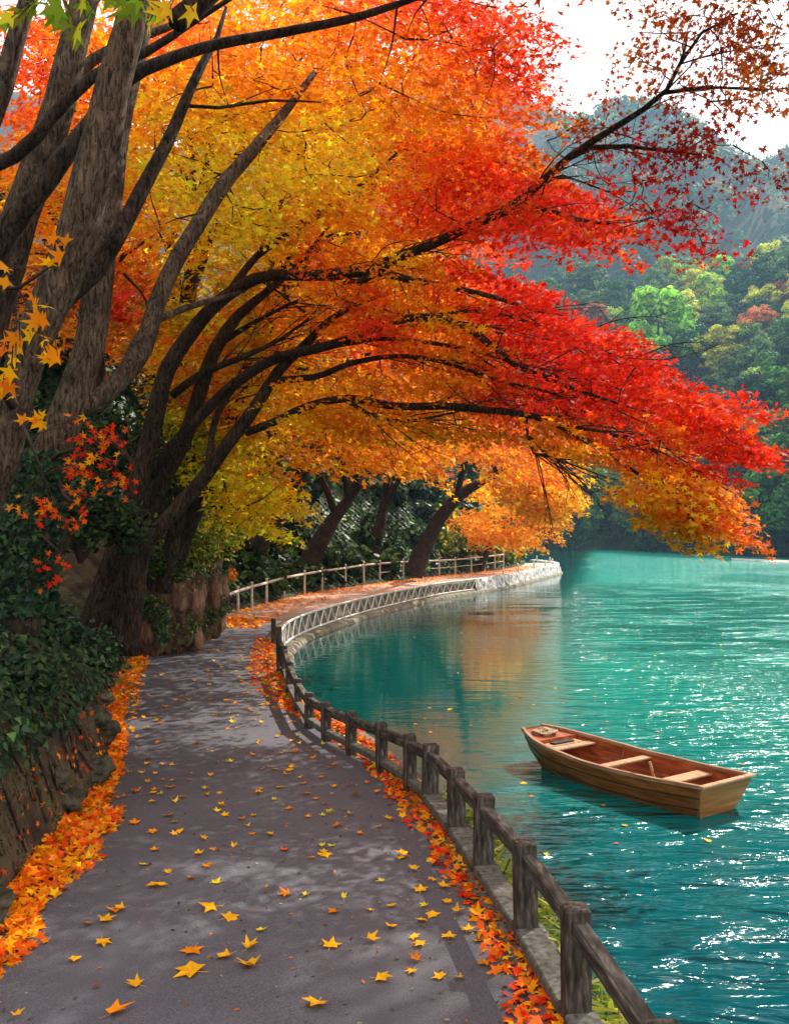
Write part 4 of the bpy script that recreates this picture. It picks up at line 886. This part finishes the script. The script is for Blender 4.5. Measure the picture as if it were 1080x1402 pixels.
for k in range(16):
    i = bank_i(random.uniform(5.2, 14)); p = bank_pt(i, random.uniform(.03, .3)); me = rock_mesh('bank_stone', random.uniform(.1, .2), k + 20, M_mossrock, (1, 1, .7), 4, .5); o = bpy.data.objects.new('bank_stone', me); C.objects.link(o); o.location = p; o.rotation_euler = (0, 0, random.uniform(0, 6))
    x_, y_ = proj(p); tag(o, 'mossy stone in the foot of the left bank ' + ('near the viewer' if p[1] < 8 else ('halfway along' if p[1] < 11 else 'toward the leaning maples')), 'stone', 'mossy stones in the foot of the left bank')
def shrub(p, r, n_, ls, keys, label, cat='shrub', group=None, shape=OVAL, sq=.8, name='shrub', m=M_ivy):
    e = empty(name, tuple(p), label, cat, group); p = np.array(p)
    mb = MB()
    for k in range(7):
        a = random.uniform(0, 6.28); q = np.array([math.cos(a) * .6, math.sin(a) * .6, .8]) * r * random.uniform(.6, 1); mb.tube([(0, 0, -.1), q * .5 + rng.normal(0, .05 * r, 3), q], [.02 + .02 * r, .014 * r + .008, .004], 5)
    mb.build('stems', M_twig, e)
    # lumpy crown of leaf clumps
    Cn = []; cl = max(8, int(n_ / 60))
    for _ in range(cl):
        d = unit(rng.normal(size=3)); d[2] = abs(d[2]) * 1.0 - .15; Cn.append(d * r * random.uniform(.45, .95) * np.array([1, 1, sq]) + np.array([0, 0, r * .35]))
    Cn = np.array(Cn); kk = rng.integers(0, cl, n_); dd = unit(rng.normal(size=(n_, 3))) * (rng.uniform(0, 1, (n_, 1)) ** .4) * r * .36
    P = Cn[kk] + dd; N = dd / r + rng.normal(0, .35, P.shape) + np.array([0, -.1, .35])
    tint = np.exp(rng.normal(0, .25, (cl, 1)))[kk]
    leaves('foliage', P, N, ls * rng.uniform(.6, 1.3, n_), cmix(keys, n_) * tint, shape, m, e); return e
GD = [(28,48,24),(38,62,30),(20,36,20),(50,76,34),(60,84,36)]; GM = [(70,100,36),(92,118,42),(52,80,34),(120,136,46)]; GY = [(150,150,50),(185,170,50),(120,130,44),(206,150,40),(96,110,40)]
# rock outcrops at the bend with hanging creeper
rocks = [(236,842,19.4,.8,(.8,.9,1.5),'rust brown rock face beside the path with ivy hanging over its top'),
         (276,828,21.8,.75,(.75,.8,1.6),'paler rock buttress at the right end of the rock face, under a yellowing bush'),
         (200,872,17.4,.42,(.8,.8,1.25),'small root-bound rock at the foot of the leaning maples')]
for k, (x, y, d, r, sq, lb_) in enumerate(rocks):
    p = at(x, y, d); me = rock_mesh('rock_outcrop', r, k + 3, M_rock, sq, 5, .42); o = bpy.data.objects.new('rock_outcrop', me); C.objects.link(o); o.location = p + np.array([0, 0, .15]); tag(o, lb_, 'rock')
    vv = np.array([v.co[:] for v in me.vertices]); nv = np.array([v.normal[:] for v in me.vertices]); w_ = np.array([mn.noise(Vector(q * 1.6)) + .45 * q[2] / r - .12 for q in vv]); ids = np.where(w_ > 0)[0]; ids = rng.choice(ids, 1500)
    leaves('creeper', vv[ids] + nv[ids] * rng.uniform(.01, .09, (1500, 1)) + rng.normal(0, .03, (1500, 3)), nv[ids] + rng.normal(0, .5, (1500, 3)) + np.array([0, -.2, .3]), .045 * rng.uniform(.6, 1.3, 1500), cmix(GM + GIVY, 1500), IVYL, M_ivy, o)
def px_shrub(x, y, d, r, n_, ls, keys, label, **kw): return shrub(at(x, y, d), r, n_, ls, keys, label, **kw)
px_shrub(232,785,18.8,1.0,3200,.05,GM + GY[:2],'green creeper mound draped over the rust brown rock face')
px_shrub(272,765,21.2,1.05,2800,.055,[(200,205,55),(225,210,60),(160,180,50),(130,160,50),(235,170,50)],'yellowing bush on top of the rock beside the handrail')
px_shrub(205,800,17.6,.6,1500,.045,GD + GM[:2],'green bush growing between the leaning maples and the rock face')
px_shrub(210,850,17,.42,900,.04,GD + GM[:1],'low dark bush at the foot of the rock face')
px_shrub(245,680,19.5,1.2,2600,.06,GM + GY[:3],'lime green bush above the rock face')
px_shrub(300,705,22,1.25,3000,.065,[(190,200,50),(220,205,50),(150,170,45),(120,150,45)],'lime and yellow bush behind the rock face, above the first handrail posts')  # leaf greens lightened to make up for the shade here
px_shrub(110,760,12.5,.9,3000,.05,GD,'dark evergreen bush between the grey maple and the leaning maples')
px_shrub(125,680,15.5,1.5,3600,.06,GD,'tall dark bush in the shade behind the leaning maples')
px_shrub(40,900,10.3,.7,3600,.045,GIVY,'dense ivy-leaved bush over the bank beside the near path')
px_shrub(110,930,12.6,.62,3200,.045,GIVY,'rounded glossy bush spilling down the bank toward the path edge')
px_shrub(10,980,8.2,.5,2800,.042,GIVY,'dark glossy bush hanging over the mossy bank at the left frame edge')
px_shrub(60,1000,9.6,.45,2000,.042,GIVY,'trailing bush above the leaf drift, between two larger bushes')
px_shrub(298,800,27.5,.55,900,.06,[(230,140,30),(210,110,30),(160,130,50)],'small orange bush beside the first handrail post')
k = 0
und = []
for _ in range(120):     # understorey behind the handrail
    i = bank_i(random.uniform(27, 74)); t = .8 + random.random() ** 1.3 * 12; p = bank_pt(i, t); und.append((p, t))
und.sort(key=lambda q: q[0][1])
descr = ['dark evergreen shrub behind the handrail', 'low green shrub behind the handrail', 'pale shrub by the handrail']
for p, t in und:
    r = random.uniform(.7, 1.1) + t * .1; x_, y_ = proj(p)
    pale_leaf = x_ > 600 or random.random() < .15  # picks the paler leaf mix, mostly toward the right
    kind = 2 if (pale_leaf and t < 4) else (1 if t < 3 else 0)
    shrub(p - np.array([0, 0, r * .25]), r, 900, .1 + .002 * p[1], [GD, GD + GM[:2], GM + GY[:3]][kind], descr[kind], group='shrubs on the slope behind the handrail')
P, N = surf_scatter(26000, bank_i(25), bank_i(76), .25, 12, 1.3); N = N + rng.normal(0, .4, N.shape)
o = leaves('ground_cover', P + np.array([0, 0, .08]), N, .17 * rng.uniform(.5, 1.3, len(P)), cmix(GD + GD + GM, len(P)), OVAL, M_ivy); o['kind'] = 'stuff'
# dark evergreens filling the slope above, behind the maples
protoE = []
for v_ in range(3):
    n_ = 5200; h = 9.0; k = rng.uniform(.12, 1, n_) ; rr = 3.2 * (1 - k) ** .55 * (.75 + .25 * np.sin(k * 23 + v_)) + .2; a = rng.uniform(0, 6.28, n_); q = np.sqrt(rng.uniform(.25, 1, n_)) * rr * (1 + .22 * np.sin(a * 4 + v_ + k * 9))
    P = np.stack([np.cos(a) * q, np.sin(a) * q, k * h - .12 * q], 1); N = np.stack([np.cos(a), np.sin(a), a * 0 + .7], 1) + rng.normal(0, .45, (n_, 3))
    t = empty('evergreen_tree', (0, 0, 0), 'dark evergreen tree in the shaded wood', 'evergreen tree', 'dark evergreens on the wooded slope')
    mb = MB(); mb.tube([(0, 0, -.5), (.05, 0, 4), (0, .05, 8)], [.22, .15, .04], 8); mb.build('trunk', M_bark_dark, t)
    leaves('crown', P, N, .17 * rng.uniform(.6, 1.4, n_), cmix(GD, n_, .3), OVAL, M_ivy, t); protoE.append(t)
def dup(t, loc, rz, s, label=None):
    r = t.copy(); C.objects.link(r); r.location = loc; r.rotation_euler = (0, 0, rz); r.scale = (s, s, s)
    if label: r['label'] = label
    for ch in list(t.children):
        c = ch.copy(); C.objects.link(c); c.parent = r
    return r
spots = [(i_, t_) for i_, t_ in [(26.5,5),(29,8),(32,6.5),(35,10),(38,7),(42,10.5),(45,7),(49,9.5),(53,6.5),(57,9.5),(62,7),(68,8),(76,4),(86,5),(25,9),(23,12),(34,15),(44,16),(54,16),(66,14),(20,8),(18,13),(80,10)]]
for j, (y, t_) in enumerate(spots):
    p = bank_pt(bank_i(y), t_); s = random.uniform(.65, .95)
    if j < 3: o = protoE[j]; o.location = p; o.scale = (s,) * 3
    else: dup(protoE[j % 3], p, random.uniform(0, 6), s)

# ------------------------------------------------------------------ fallen leaves
def flat_leaves(P, size, cols, name, kind=None, tilt=.22):
    n_ = len(P); N = rng.normal(0, tilt, (n_, 3)) + np.array([0, 0, 1]); o = leaves(name, P, N, size, cols, MAPLEF, M_litter, None, curl=.18)
    if kind: o['kind'] = kind
    return o
KO = ['ro','o','ro','o','o','yo','bo']
def band(line_fn, ys_, off0, off1, hgt, n_):
    P = []
    for _ in range(n_):
        y = random.choice(ys_) if False else random.uniform(ys_[0], ys_[1]); b_ = line_fn(y); u = random.random(); wv = 1 + .35 * mn.noise(Vector((y * 1.7, 3.3, 0)))
        off = off0 + (off1 - off0) * u ** 1.6 * wv; z = hgt * (1 - u) ** 1.3 * random.random() + .012
        P.append(np.array([b_[0] + off, b_[1] + random.gauss(0, .05), z]))
    return P
bl = lambda y: along(Bank, y); rl = lambda y: along(Rmono, y)
P = band(bl, (4.5, 8.5), -.2, .36, .2, 2500) + band(bl, (8.5, 14), -.14, .18, .13, 2000) + band(bl, (14, 27), -.12, .34, .1, 2500)
P = np.array(P); leafL = flat_leaves(P, .062 * rng.uniform(.6, 1.25, len(P)), cmix(KO, len(P), .2), 'leaf_litter', 'stuff', .55)
P = band(rl, (3.3, 8), .08, -.2, .08, 900) + band(rl, (8, 14), .1, -.27, .08, 1500) + band(rl, (14, 22), .1, -.42, .07, 1200)
P = np.array(P); flat_leaves(P, .054 * rng.uniform(.6, 1.2, len(P)), cmix(['ro','o','o','yo','ro','r','bo'], len(P), .22), 'leaf_litter', 'stuff', .5)
# litter over the far stretch beside the handrail
P = []
for _ in range(3800):
    i = random.uniform(bank_i(24), bank_i(64)); k = random.random() ** 1.8; i0_ = int(i); b_ = Bn[i0_] + (Bn[i0_ + 1] - Bn[i0_]) * (i - i0_); i = i0_; P.append(np.array([b_[0] - Ln[i, 0] * k * 1.8, b_[1] - Ln[i, 1] * k * 1.8, .02 + .03 * random.random()]))
flat_leaves(np.array(P), .075 * rng.uniform(.6, 1.3, len(P)), cmix(['ro','o','o','bo','yo'], len(P), .2), 'leaf_litter', 'stuff', .3)
# leaves caught on the bank face
P, N = surf_scatter(900, bank_i(4.5), bank_i(16), .05, 1.6, 1.5); P2 = P + unit(N) * .03
leaves('leaf_litter', P2, N + rng.normal(0, .4, N.shape), .05 * rng.uniform(.6, 1.1, len(P)), cmix(['ro','o','br','bo'], len(P), .2), MAPLE, M_litter)['kind'] = 'stuff'
# single leaves on the asphalt
big = [(265,1332,1.5,'yo'),(265,1301,1.15,'o'),(312,1310,1.0,'yo'),(340,1300,.95,'yo'),(345,1324,1.2,'yo'),(452,1297,1.0,'yo'),(434,1375,1.05,'yo'),(520,1340,.9,'yo'),(155,1389,1.15,'o'),(188,1349,.8,'yo'),
       (290,1243,1.2,'yo'),(312,1258,1.0,'yo'),(141,1290,.85,'yo'),(143,1259,.95,'yo'),(168,1245,.8,'yo'),(100,1314,.7,'yo'),(217,1212,1.2,'yo'),(262,1203,.85,'o'),(295,1210,.8,'y'),(196,1184,.7,'y'),(22,1391,.6,'yo'),(20,1311,.8,'bo'),
       (565,1330,.6,'yo'),(603,1339,.7,'yo'),(630,1340,.5,'yo'),(565,1283,.6,'yo'),(614,1284,.8,'yo'),(664,1318,.7,'o'),(575,1260,.7,'yo'),(590,1252,.8,'yo'),(582,1240,.6,'y'),(575,1220,.9,'yo'),(605,1215,.8,'yo'),(568,1192,.8,'yo'),(553,1172,1.0,'yo'),(655,1252,.9,'yo'),(613,1236,.6,'yo'),
       (394,1225,.8,'bo'),(388,1165,.7,'ro'),(440,1170,.6,'yo'),(470,1230,.5,'y'),(524,1208,.6,'y'),(320,1161,.6,'yo'),(283,1187,.7,'o'),(270,1170,.7,'yo'),(210,1165,.7,'o'),(185,1128,.8,'o'),(170,1105,.6,'yo'),(230,1117,.9,'o'),(212,1139,.8,'o'),(240,1143,.6,'yo'),(298,1112,.6,'y'),(280,1150,.6,'yo'),(345,1142,.5,'o'),(346,1118,.5,'yo'),(395,1107,.7,'o'),(480,1115,.7,'yo'),(443,1118,.5,'y'),(520,1133,.5,'yo'),(490,1142,.6,'o'),(300,1087,.5,'yo'),(358,1080,.5,'o'),(200,1071,.6,'yo'),(188,1084,.6,'o'),(410,1065,.5,'yo'),(478,1076,.6,'o'),(515,1085,.6,'o'),(370,1050,.5,'yo'),(235,1048,.5,'yo'),(212,1060,.5,'yo'),(290,1029,.4,'yo'),(130,1352,.4,'br'),(60,1290,.5,'o')]
protoL = []
ccols = {k: None for k in ('yo', 'o', 'y', 'ro', 'bo', 'br')}
def leaf_proto(key, v):
    sh = MAPLEF; ang = rng.normal(0, .09, sh.shape); sh = sh * (1 + ang) * np.array([random.uniform(.75, 1.1), 1]); fold = random.choice([0, 0, .25, .6])
    V = [(x * (1 - .25 * fold), y, .05 + fold * abs(x) * .6 + .25 * (x * x + y * y) * random.uniform(-.2, 1.4)) for x, y in sh] + [(0, .15, .02)]
    k = len(sh); Fc = [(k, i, (i + 1) % k) for i in range(k)]
    V += [(-.025, -.1, .02), (.025, -.1, .02), (.06, -.75, .05), (.03, -.75, .05)]; Fc.append((k + 1, k + 2, k + 3, k + 4))
    me = bpy.data.meshes.new('fallen_leaf'); me.from_pydata(V, [], Fc); a = me.attributes.new('Col', 'FLOAT_COLOR', 'FACE')
    c = PAL[key] * random.uniform(.8, 1.15)
    for q in a.data: j_ = random.uniform(.78, 1.1); q.color = (c[0] * j_, c[1] * j_, c[2] * j_, 1)
    me.materials.append(M_litter); return me
LP = {k: [leaf_proto(k, v) for v in range(7)] for k in ccols}
nm = {'yo': 'amber yellow', 'o': 'orange', 'y': 'pale yellow', 'ro': 'red-orange', 'bo': 'dull ochre', 'br': 'curled brown'}
special = {0: 'large golden maple leaf lying flat, the biggest one near the bottom of the path', 1: 'orange maple leaf just beyond the large golden one', 6: 'golden maple leaf alone near the bottom middle of the path', 8: 'orange maple leaf at the bottom edge, left of the large golden leaf',
           4: 'golden leaf nearest the viewer in the cluster of three by the large golden leaf', 5: 'single golden leaf lying alone in the middle of the near path', 16: 'broad yellow leaf left of the path centre beside a smaller orange leaf', 10: 'upper golden leaf of the touching pair left of centre', 11: 'lower golden leaf of the touching pair left of centre', 38: 'flat red-orange leaf lying mid-path', 34: 'golden leaf beside the right-hand leaf drift, above a cluster'}
def put_leaf(p, s, key, label):
    o = bpy.data.objects.new('fallen_leaf', random.choice(LP[key])); C.objects.link(o); o.location = (p[0], p[1], p[2] + .006)
    o.scale = (s, s, s * random.uniform(.7, 1.5)); o.rotation_euler = (random.gauss(0, .12), random.gauss(0, .12), random.uniform(0, 6.28)); tag(o, label, 'leaf', 'fallen leaves scattered on the asphalt')
def zone_name(y): return ['nearest asphalt', 'near asphalt', 'lower mid asphalt', 'upper mid asphalt', 'asphalt before the bend', 'asphalt at the bend'][int(np.searchsorted([7, 9.3, 11.5, 14, 18], y))]
for i, (x, y, s, c_) in enumerate(big):
    p = gp(x, y, .012); put_leaf(p, .09 * s, c_, special.get(i, f'{nm[c_]} maple leaf on the {zone_name(p[1])}'))
cnt = 0
while cnt < 225:
    y = random.choice([random.uniform(5.5, 10), random.uniform(8, 14), random.uniform(8, 14), random.uniform(12, 24), random.uniform(12, 22)]); l_, r_ = along(Bank, y)[0], along(Rmono, y)[0]
    u = random.random(); u = u * u * (.9) if random.random() < .5 else 1 - u * .5
    x = l_ + .25 + (r_ - l_ - .5) * u; p = np.array([x, y, .014]); c_ = random.choice(['yo', 'yo', 'o', 'y', 'yo', 'bo']); put_leaf(p, random.uniform(.045, .075), c_, f'small {nm[c_]} leaf on the {zone_name(y)}'); cnt += 1
P = []
for _ in range(1500):
    y = random.uniform(4.5, 16); l_, r_ = along(Bank, y)[0], along(Rmono, y)[0]; u = random.random(); u = u ** 2 if random.random() < .5 else 1 - u ** 2 * .6
    P.append((l_ + .1 + (r_ - l_ - .15) * u, y, .018))
leaves('leaf_crumbs', np.array(P), rng.normal(0, .3, (len(P), 3)) + np.array([0, 0, 1]), .011 * rng.uniform(.4, 1.8, len(P)), cmix([(120,80,40),(90,56,30),(180,130,50),(200,110,40),(150,140,120)], len(P)), OVAL, M_litter)['kind'] = 'stuff'
# leaves floating on the lake
for k in range(120):
    d = random.uniform(8, 40); x = random.uniform(.02, .38) * d; y = d
    if x < along(Rmono, y)[0] + .8 or (9.5 < y < 13.6 and abs(x - (1.93 + (12.85 - y) * .69)) < 1.0): continue
    c_ = random.choice(['yo', 'y', 'o', 'bo']); o = bpy.data.objects.new('floating_leaf', random.choice(LP[c_])); C.objects.link(o); o.location = (x, y, WZ + .008); s = random.uniform(.04, .07); o.scale = (s, s, s * .4); o.rotation_euler[2] = random.uniform(0, 6)
    tag(o, f'{nm[c_]} leaf floating on the lake', 'leaf', 'leaves floating on the lake')
# grass on the water side of the near fence
P = []; N = []
for _ in range(1500):
    y = random.uniform(3, 9); b_ = along(Rmono, y) + np.array([random.uniform(.22, .4), 0, 0]); P.append(b_ + np.array([0, 0, random.uniform(-.45, .12)]))
P = np.array(P); N = rng.normal(0, 1, P.shape) * np.array([1, 1, .25]); T = np.tile([0, 0, 1.], (len(P), 1)) + rng.normal(0, .3, P.shape); T = np.cross(unit(N), T)
BL2 = np.array([(-.08, -1), (.08, -1), (.06, 0), (0, 1.1), (-.06, 0)])
leaves('grass', P, N, .13 * rng.uniform(.5, 1.2, len(P)), cmix([(190,190,70),(150,160,60),(120,140,50),(210,200,110)], len(P)), BL2, M_litter, None, tdir=T)['kind'] = 'stuff'

# ------------------------------------------------------------------ far shore woods
FG = [[(74,112,44),(92,130,48),(60,96,40)], [(140,176,50),(168,196,60),(112,150,46)], [(42,78,40),(56,94,46),(34,64,34)], [(196,190,56),(214,200,66),(160,166,54)], [(176,112,52),(196,124,54),(140,112,50)], [(90,130,74),(110,146,80),(76,112,66)]]
FN = ['mid green broadleaf', 'bright green domed', 'dark green', 'yellow green', 'russet orange', 'grey green']
def far_proto(kind, shape_k):
    H = 10.0; t = empty('woodland_tree', (0, -500, 0)); nc = 46; Cn = []
    for _ in range(nc):
        if shape_k == 0: d = unit(rng.normal(size=3)); q = d * np.array([4.2, 4.2, 3.9]) * random.uniform(.55, 1) + np.array([0, 0, 5.6])
        else: k = random.uniform(.1, .95); a = random.uniform(0, 6.28); rr = 3.9 * (1 - k) ** .7 + .3; q = np.array([math.cos(a) * rr, math.sin(a) * rr, 1 + k * 9.5])
        Cn.append(q)
    Cn = np.array(Cn); n_ = 3600; kk = rng.integers(0, nc, n_); dd = unit(rng.normal(size=(n_, 3))); dd[:, 2] = np.abs(dd[:, 2]) * .9 - .15; dd *= rng.uniform(.3, 1, (n_, 1)) ** .5 * 1.25
    P = Cn[kk] + dd; N = dd + rng.normal(0, .35, P.shape) + np.array([0, 0, .3]); tint = np.exp(rng.normal(0, .22, (nc, 1)))[kk]
    mb = MB(); mb.tube([(0, 0, -1.5), (.1, 0, 3), (0, .1, 7)], [.3, .22, .08], 7); mb.build('trunk', M_bark_dark, t)
    leaves('crown', P, N, .27 * rng.uniform(.6, 1.3, n_), cmix(FG[kind], n_, .2) * tint, OVAL, M_wood_far, t); return t
FP = [[far_proto(k, 0), far_proto(k, 1)] for k in range(6)]
used = set()
def plant(x, y, kind, s, label, grp=None, sh=None):
    z, t = far_ground(x, y)
    if t < .5: return
    sh = random.randint(0, 1) if sh is None else sh
    t0 = FP[kind][sh]
    if (kind, sh) not in used: used.add((kind, sh)); o = t0; o.location = (x, y, z - .3); o.scale = (s, s, s); o.rotation_euler[2] = random.uniform(0, 6)
    else: o = dup(t0, (x, y, z - .3), random.uniform(0, 6), s)
    tag(o, label, 'tree', grp)
# trees that stand out
for px, py, kind, s, lab, sh in [(900,540,1,2.3,'large bright green domed tree glowing on the slope above the lake',1),(985,520,3,1.2,'yellow green tree right of the large domed one',0),(1035,490,4,1.15,'russet orange tree near the right edge of the slope',0),(1065,430,4,.8,'small red-orange tree high at the right edge of the slope',0),(800,420,5,1.4,'pale green tree left of the large domed one',0),(1000,290,5,1.6,'pale grey green tree on the upper right ridge',0),(1050,570,1,1.0,'bright green tree at the right edge, low on the slope',0)]:
    # walk the sight line until it meets the slope
    d_ = ray(px, py); best = None
    for D in np.arange(100, 260, 1.0):
        P_ = np.array([0, 0, CAMZ]) + d_ * (D / d_[1]); z, t = far_ground(P_[0], P_[1])
        if t > 0 and P_[2] < z + .5: best = P_; break
    if best is not None: plant(best[0], best[1], kind, s, lab, None, sh)
cnt = 0; pts_ = []
tries = 0
while cnt < 285 and tries < 20000:
    tries += 1
    y = random.uniform(80, 245); x = random.uniform(.08, .52) * y
    z, t = far_ground(x, y)
    if t < 1.5 or t > 105: continue
    if any((x - a) ** 2 + (y - b_) ** 2 < (4.6 + .025 * t) ** 2 for a, b_ in pts_): continue
    pts_.append((x, y)); f = random.random(); hi = t > 45
    kind = (0 if f < .3 else 1 if f < .42 else 2 if f < .66 else 3 if f < .74 else 4 if f < .78 else 5) if hi else (2 if f < .55 else 0 if f < .85 else 5 if f < .95 else 1)
    band_ = 'low by the far shore' if t < 30 else ('halfway up the slope' if t < 65 else 'near the ridge')
    X_ = 540 + 1250 * x / y; where = 'behind the maple boughs' if X_ < 770 else ('above boat' if X_ < 920 else ('past the red tips' if X_ < 1020 else 'at right edge'))
    sh_ = random.randint(0, 1)
    plant(x, y, kind, random.uniform(.75, 1.25) * (1.1 if t < 20 else 1), f'{FN[kind]} {"rounded" if sh_ == 0 else "pointed"} tree {where}, {band_}', 'trees on the far slope', sh_); cnt += 1
for k in range(6):
    for s_ in range(2):
        if (k, s_) not in used: 
            z, t = far_ground(70 + 8 * k, 190 + 9 * s_); FP[k][s_].location = (70 + 8 * k, 190 + 9 * s_, z); tag(FP[k][s_], f'{FN[k]} tree high on the far ridge', 'tree', 'trees on the far slope')
# unbroken wood on the rest of the slopes
def wood_mass(name, pts3, r, per, ls, cols):
    pts3 = np.array(pts3); n_ = len(pts3) * per; kk = np.repeat(np.arange(len(pts3)), per); dd = unit(rng.normal(size=(n_, 3))); dd[:, 2] = np.abs(dd[:, 2]); P = pts3[kk] + dd * (r * rng.uniform(.7, 1.35, len(pts3)))[kk][:, None] * np.array([1, 1, 1.15]) * rng.uniform(.75, 1.05, (n_, 1))
    base_c = np.array([s2l(random.choice(cols)) for _ in range(len(pts3))]) * np.exp(rng.normal(0, .2, (len(pts3), 1)))
    leaves(name, P, dd + rng.normal(0, .35, P.shape), ls * rng.uniform(.6, 1.3, n_), jitter(base_c[kk], n_, .18, .04), OVAL, M_wood_far)['kind'] = 'stuff'
pp = []
for _ in range(1500):
    x = random.uniform(-10, 330); y = random.uniform(270, 500); z = float(hill2(np.array(x), np.array(y))) + mn.fractal(Vector((x * .012, y * .012, 3)), 1, 2, 4) * 10
    pp.append((x, y, z + 1))
wood_mass('distant_woodland', pp, 5.2, 60, 1.0, [(58,88,52),(72,104,58),(50,76,48),(96,116,60),(130,110,60)])
pp = []
for _ in range(900):
    y = random.uniform(100, 260); x = random.uniform(-110, 170); z, t = far_ground(x, y)
    if t < 2 or t > 150 or (.06 < x / y < .53 and t < 105): continue
    pp.append((x, y, z + 2))
sp2 = []
for _ in range(420):
    j = random.randrange(len(Sh) - 1); a, b_ = Sh[j], Sh[j + 1]; k = random.random(); p = a + (b_ - a) * k; tg = unit(b_ - a); nn2 = np.array([-tg[1], tg[0], 0]); t = random.uniform(.2, 6); q = p + nn2 * t
    if q[0] > 140 or q[0] < -60: continue
    sp2.append((q[0], q[1], far_ground(q[0], q[1])[0] - .3))
wood_mass('shoreline_shrubbery', sp2, 2.6, 130, .42, [(40,72,38),(54,88,42),(34,60,34),(74,100,46)])
wood_mass('far_slope_woodland', pp, 4.5, 60, .8, [(48,78,40),(60,90,44),(40,64,38),(84,104,48)])

# ------------------------------------------------------------------ air
HAZE = 0.00045
m = bpy.data.materials.new('haze'); m.use_nodes = True; t = m.node_tree; t.nodes.clear()
o_ = t.nodes.new('ShaderNodeOutputMaterial'); pv = t.nodes.new('ShaderNodeVolumePrincipled'); pv.inputs['Density'].default_value = HAZE; pv.inputs['Color'].default_value = (.4, .68, 1, 1); pv.inputs['Anisotropy'].default_value = .2
t.links.new(pv.outputs[0], o_.inputs['Volume'])
mb = MB(); mb.box((110, 305, 127), (680, 690, 262)); hz = mb.build('haze', m); hz['kind'] = 'stuff'

# ------------------------------------------------------------------ labels that single out the members of a set
ORD = ['leftmost', 'second from left', 'third from left', 'fourth from left', 'fifth from left', 'sixth from left', 'seventh from left', 'eighth from left', 'ninth from left', 'tenth from left', 'eleventh from left', 'twelfth from left']
from collections import defaultdict
bk = defaultdict(list)
for o in C.objects:
    if o.parent is None and 'label' in o and o.get('category') in ('stone', 'tree', 'shrub', 'evergreen tree', 'bollard', 'leaf', 'maple tree'): bk[o['label']].append(o)
for lb_, os_ in list(bk.items()):
    if len(os_) > 12 and os_[0]['category'] in ('evergreen tree', 'shrub', 'leaf'):
        del bk[lb_]
        for o in os_:
            x_, y_ = proj(np.array(o.location)); 
            if o['category'] == 'leaf': u = 'left side' if x_ < 300 else ('mid-path' if x_ < 430 else 'fence side')
            elif o['category'] == 'shrub': u = ('low' if o.location.z < 3 else ('midway up' if o.location.z < 6 else 'high')) + (' toward the bend' if x_ < 400 else (' along its middle' if x_ < 480 else ' past its middle' if x_ < 590 else ' by the far tip'))
            else: u = ('high ' if o.location.z > 9 else 'midway ' if o.location.z > 5.5 else 'low ') + 'toward the bend' if x_ < 420 else ('along its middle' if x_ < 590 else 'toward the far tip')
            if 'floating' in lb_: u = ('close in' if o.location.y < 14 else 'past the boat' if o.location.y < 25 else 'far out') + (' at left' if x_ < 760 else ' mid-lake' if x_ < 900 else ' at right')
            bk[lb_ + ' ' + u].append(o)
for lb_, os_ in bk.items():
    os_.sort(key=lambda o: float(proj(np.array(o.location))[0]))
    for k, o in enumerate(os_):
        o['label'] = lb_ if len(os_) == 1 or len(os_) > 12 else (lb_ + ', ' + (ORD[k] if k < len(os_) - 1 else 'rightmost'))
